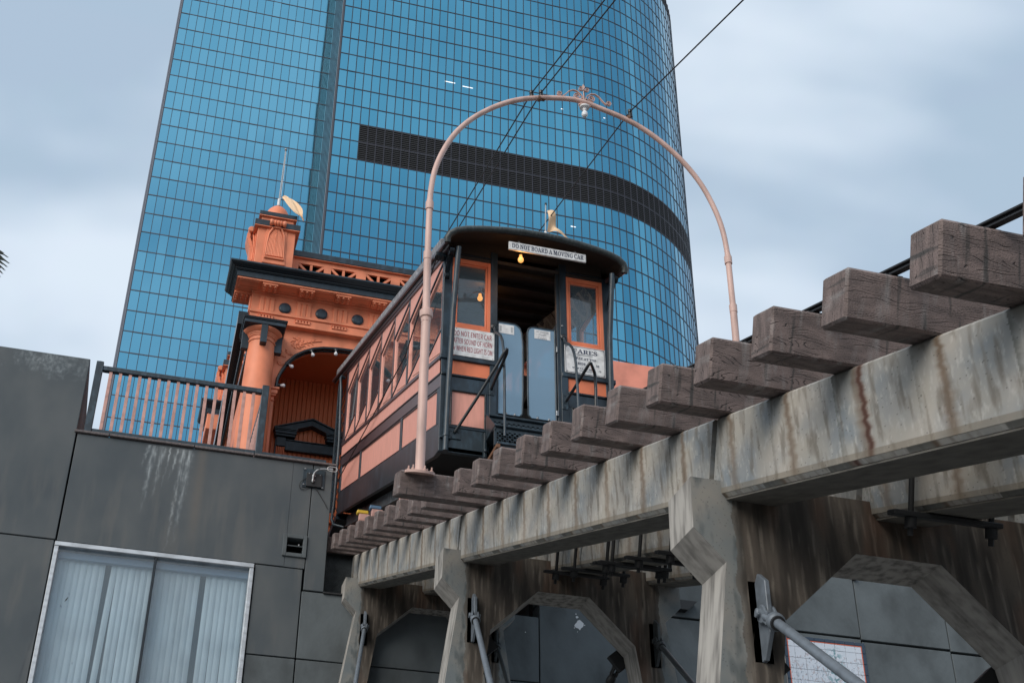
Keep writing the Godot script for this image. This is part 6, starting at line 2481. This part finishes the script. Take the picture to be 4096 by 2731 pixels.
func build_car_rear(t: Node3D) -> void:
	var R := Node3D.new()
	R.name = "rear_vestibule"
	t.add_child(R)
	for x in [XL, XR - 0.05]:
		var b := MB.new()
		side_poly(b, [[-18.88, 2.2], [-18.82, 2.2], [-18.82, 4.36], [-18.88, 4.36]], x, 0.05, 0.004)
		part("corner_post", b, M.navy, R)
		b = MB.new()
		# folding lattice gate between the body and the corner post
		for k in 12:
			var q := 2.25 + 0.15 * k
			for d in [0.28, -0.28]:
				var a := zq(x + 0.02, -18.82, q)
				var e := zq(x + 0.02, ZB - 0.03, q + d)
				b.ribbon(PackedVector3Array([a, e]), Vector3(1, 0, 0), 0.006, 0.018)
		stuff(part("lattice_gate", b, M.navy_plate, R))
	part("end_wall", bx(Vector3(XL + 0.05, 8.9, ZB - 0.02), Vector3(XR - 0.05, 9.7, ZB + 0.02)), M.navy, R)
	part("platform", bx(Vector3(XL, 8.62, -18.9), Vector3(XR, 8.72, ZB)), M.navy, R)
	# conduit hooked over the eaves and down the far edge
	var b := MB.new()
	b.tube(PackedVector3Array([zq(2.66, -18.05, 4.25), zq(2.60, -18.03, 4.27), zq(2.585, -18.0, 4.22), zq(2.60, -17.98, 4.05), zq(2.64, -18.02, 3.2), zq(2.64, -18.06, 2.3), zq(2.62, -18.05, 2.02), zq(2.64, -17.98, 1.93), zq(2.78, -17.9, 1.90)]), 0.022, 10)
	part("conduit", b, M.navy_rail, t)
	# slack safety chain at the far edge
	b = MB.new()
	var n := 74
	for k in n:
		var q := lerpf(3.6, 2.1, float(k) / n)
		var c := zq(2.655 + 0.004 * (k % 2), -18.06 + 0.012 * sin(k * 0.7), q)
		b.ball(c, Vector3(0.006, 0.014, 0.012) if k % 2 else Vector3(0.012, 0.014, 0.006), 6)
	part("chain", b, M.rust, t)
	# taut wire from the hood bracket to the low far corner
	b = MB.new()
	b.tube(PackedVector3Array([zq(2.60, -11.62, 4.34), zq(2.655, -13.4, 3.55), zq(2.62, -17.75, 2.55)]), 0.0075, 6)
	part("stay_wire", b, M.dark_steel, t)
	part("wire_bracket", bx(Vector3(2.57, 8.745, -11.68), Vector3(2.70, 8.80, -11.58), 0.006), M.gloss_black, t)
	# pole and pennant on the roof
	var fp := thing("roof_flagpole", "short white pole on the roof of the funicular car", "flagpole")
	b = MB.new()
	b.tube(PackedVector3Array([Vector3(4.09, 9.90, -12.45), Vector3(4.09, 10.02, -12.45)]), 0.018, 10)
	part("socket", b, M.sign_white, fp)
	b = MB.new()
	b.tube(PackedVector3Array([Vector3(4.09, 10.0, -12.45), Vector3(4.098, 10.44, -12.45)]), 0.009, 8)
	part("pole", b, M.galvanised, fp)
	b = MB.new()
	b.lathe(PackedVector2Array([Vector2(0, 10.43), Vector2(0.014, 10.43), Vector2(0.014, 10.455), Vector2(0.008, 10.46), Vector2(0, 10.465)]), Vector3(4.098, 0, -12.45), 10)
	part("finial", b, M.dark_steel, fp)
	var fl := thing("pennant", "cream pennant drooping from the pole on the car roof", "flag")
	b = MB.new()
	var g := []
	for i in 15:
		var f := i / 14.0
		var row := []
		for j in 9:
			var v := j / 8.0
			var top := Vector3(4.115 + 0.235 * f, 10.345 - 0.36 * pow(f, 1.35), -12.45 + 0.05 * sin(f * 6.0))
			var bot := Vector3(4.105 + 0.245 * f, 10.055 - 0.10 * f + 0.05 * sin(f * PI), -12.45 - 0.04 * sin(f * 5.0))
			row.append(top.lerp(bot, v) + Vector3(0.015 * sin(f * 7.0 + v * 2.0), 0, 0.03 * sin(f * 8.0 + v * 4.0)))
		g.append(row)
	for i in 14:
		for j in 8:
			b.quad(g[i][j], g[i + 1][j], g[i + 1][j + 1], g[i][j + 1])
	part("cloth", b, M.flag, fl)


# ---------------------------------------------------------------- braces, boxes, conduit, tree
func build_small() -> void:
	var D := Vector3(-0.167, -0.54, 0.825).normalized()
	var names := ["nearest", "middle", "farthest"]
	var zs := [-5.4985, -10.656, -15.81]
	var heads := [[2.825, 2.395], [2.80, 4.345], [2.79, 6.17]]
	for k in 3:
		var h: Array = heads[k]
		build_brace("grey brace rod with a cast fork pinned to the left leg of the %s bent" % names[k], Vector3(h[0], h[1], zs[k] + 0.06), D, 6.0, M.rod_grey, true, "brace rods of the bents")
		build_brace("dark brace rod with a fork on the shaded right leg of the %s bent" % names[k], Vector3(7.22 - h[0] + 0.02, h[1] - 0.05, zs[k] + 0.06), D, 6.0, M.rod_dark, true, "brace rods of the bents")
		for s in [-1.0, 1.0]:
			var x: float = 3.615 + s * 0.62
			var back := Vector3(-s * 0.30, -0.78, -0.55).normalized()
			build_brace("black brace rod behind the %s leg of the %s bent, leaning away uphill" % ["left" if s < 0 else "right", names[k]], Vector3(x, h[1] - 0.12, zs[k] - 0.36), back, 5.0, M.dark_steel, false, "brace rods of the bents")
			var b := MB.new()
			b.xf = Transform3D(Basis(Vector3(0, 0, 1), 0.7), Vector3(x, h[1] - 0.10, zs[k] - 0.295))
			b.box(Vector3(-0.085, -0.085, -0.05), Vector3(0.085, 0.085, 0.0), 0.004)
			var o := part("anchor_plate", b, M.dark_steel, self)
			tag(o, "black diamond-set anchor plate behind the %s leg of the %s bent" % ["left" if s < 0 else "right", names[k]], "plate", "anchor plates behind the bents")
	# bolted plate with a goosenecked conduit and camera by the corner of the wall
	var t := thing("wall_plate", "dark square steel plate bolted to the grey wall beside the car", "plate")
	part("plate", bx(Vector3(1.908, 8.045, -15.999), Vector3(2.195, 8.315, -15.988), 0.003), M.navy_plate, t)
	part("cover", bx(Vector3(1.955, 8.055, -15.987), Vector3(2.155, 8.245, -15.965), 0.004), M.dark_steel, t)
	for p in [[1.93, 8.297], [1.925, 8.075], [2.17, 8.055], [1.985, 8.235], [2.128, 8.225]]:
		var b := MB.new()
		b.lathe(PackedVector2Array([Vector2(0, 0), Vector2(0.011, 0), Vector2(0.011, 0.006), Vector2(0.006, 0.007), Vector2(0.006, 0.018 if p[1] < 8.05 or p[1] > 8.2 else 0.01), Vector2(0, 0.02)]), Vector3(p[0], p[1], -15.975), 8, Basis(Vector3(1, 0, 0), PI / 2))
		part("bolt", b, M.steel, t)
	var g := thing("gooseneck_conduit", "grey goosenecked conduit ending in a small caged fitting at the wall corner", "conduit")
	var b := MB.new()
	b.tube(PackedVector3Array([Vector3(2.033, 8.105, -15.945), Vector3(2.036, 8.19, -15.94), Vector3(2.048, 8.235, -15.93), Vector3(2.075, 8.268, -15.92), Vector3(2.115, 8.285, -15.91), Vector3(2.17, 8.29, -15.90), Vector3(2.20, 8.285, -15.89)]), 0.0135, 10)
	part("pipe", b, M.galvanised, g)
	for p in [[2.034, 8.13], [2.037, 8.195]]:
		b = MB.new()
		b.tube(PackedVector3Array([Vector3(p[0], p[1] - 0.008, -15.942), Vector3(p[0], p[1] + 0.008, -15.942)]), 0.018, 10)
		b.box(Vector3(p[0], p[1] - 0.004, -15.945), Vector3(p[0] + 0.03, p[1] + 0.004, -15.938))
		part("clip", b, M.steel, g)
	b = MB.new()
	b.box(Vector3(2.205, 8.265, -15.91), Vector3(2.275, 8.30, -15.86), 0.006)
	part("fitting", b, M.galvanised, g)
	b = MB.new()
	var loop := PackedVector3Array()
	for i in 25:
		var an := TAU * i / 24
		loop.append(Vector3(2.262 + 0.062 * signf(cos(an)) * pow(absf(cos(an)), 0.6), 8.278 + 0.033 * signf(sin(an)) * pow(absf(sin(an)), 0.6), -15.85))
	b.tube(loop, 0.004, 6, false)
	part("cage", b, M.sign_white, g)
	b = MB.new()
	b.tube(PackedVector3Array([Vector3(2.09, 8.272, -15.90), Vector3(2.115, 8.305, -15.88), Vector3(2.16, 8.318, -15.87), Vector3(2.20, 8.305, -15.87), Vector3(2.22, 8.285, -15.86)]), 0.004, 6)
	b.tube(PackedVector3Array([Vector3(1.955, 8.175, -15.975), Vector3(1.92, 8.14, -15.975), Vector3(1.885, 8.11, -15.98), Vector3(1.872, 8.06, -15.985), Vector3(1.888, 8.015, -15.985), Vector3(1.93, 8.01, -15.985), Vector3(1.97, 8.035, -15.985), Vector3(1.985, 8.055, -15.98)]), 0.004, 6)
	b.tube(PackedVector3Array([Vector3(2.08, 8.05, -15.98), Vector3(2.14, 7.97, -15.985), Vector3(2.20, 7.88, -15.985), Vector3(2.26, 7.775, -15.985)]), 0.0045, 6)
	part("cable", b, M.dark_steel, g)
	# small sensor boxes on the ends of the far ties
	for q in [[15, "yellow", 2.36], [19, "yellow", 2.36], [18, "blue", 2.40]]:
		var k: int = q[0]
		var base := inc(q[2], Q1, TIE_A - TIE_STEP * k + 0.03)
		var s := thing("sensor_box", ["yellow-topped sensor box on a pink bracket, nearer one on the tie ends under the car", "yellow-topped sensor box, the one farther up the ties", "blue-topped sensor box beside the farther yellow one"][0 if k == 15 else 1 if k == 19 else 2], "sensor", base, "sensor boxes on the tie ends")
		part("bracket", bx(Vector3(-0.02, 0, -0.03), Vector3(0.10, 0.085, 0.04), 0.004), M.rail_pink, s)
		part("body", bx(Vector3(-0.045, 0.086, -0.03), Vector3(0.085, 0.128, 0.045), 0.008), M.yellow if q[1] == "yellow" else M.box_blue, s)
		part("lid", bx(Vector3(-0.04, 0.129, -0.025), Vector3(0.08, 0.138, 0.04), 0.003), M.dark_steel, s)
	# feathery tree whose tips reach into the left edge
	var tr := thing("feathery_tree", "dark feathery tree just outside the left edge, only its tips showing", "tree", Vector3(-7.5, 8.36, -30.0))
	b = MB.new()
	b.tube(PackedVector3Array([Vector3(0, 0, 0), Vector3(0.1, 5, 0.1), Vector3(0.0, 9, 0), Vector3(0.2, 13.5, 0)]), [0.32, 0.25, 0.17, 0.05], 10)
	for k in 16:
		var y := 5.0 + 0.55 * k
		var an := k * 2.4
		b.tube(PackedVector3Array([Vector3(0.05, y, 0), Vector3(cos(an) * 1.2, y + 0.4, sin(an) * 1.2), Vector3(cos(an) * 2.3, y + 0.3, sin(an) * 2.3)]), [0.07, 0.045, 0.02], 6)
	part("trunk", b, M.bark, tr)
	b = MB.new()
	for k in 1500:
		var y := rng.randf_range(5.0, 14.2)
		var rad := 2.75 * (1.0 - absf(y - 9.0) / 7.5) * sqrt(rng.randf())
		var an := rng.randf() * TAU
		var c := Vector3(cos(an) * rad, y, sin(an) * rad)
		frond(b, c, Vector3(cos(an), rng.randf_range(-0.6, 0.2), sin(an)).normalized(), rng.randf_range(0.3, 0.55))
	for e in [[3.22, 11.85, 0.5], [3.28, 11.68, 0.2], [3.1, 11.95, 0.9], [3.15, 11.62, -0.4], [3.1, 11.5, -1.2]]:
		for j in 5:
			frond(b, Vector3(e[0] - 0.32 + 0.03 * j, e[1] + 0.04 * (j - 2), 0.05 * j), Vector3(1.0, 0.12 * (j - 2) - 0.25, 0.1).normalized(), 0.36)
	stuff(part("crown", b, M.leaf, tr))


func frond(b: MB, c: Vector3, d: Vector3, L: float) -> void:
	var s := d.cross(Vector3.UP).normalized()
	for k in 3:
		var o := c + s * (k - 1) * 0.06
		var e := o + d * L + Vector3(0, -0.10 - 0.05 * k, 0)
		var m := o.lerp(e, 0.5) + Vector3(0, 0.04, 0)
		var w := Vector3(0, 0.018, 0) + s * 0.012
		b.quad(o - w * 0.4, m - w, m + w, o + w * 0.4)
		b.tri(m - w, e, m + w)
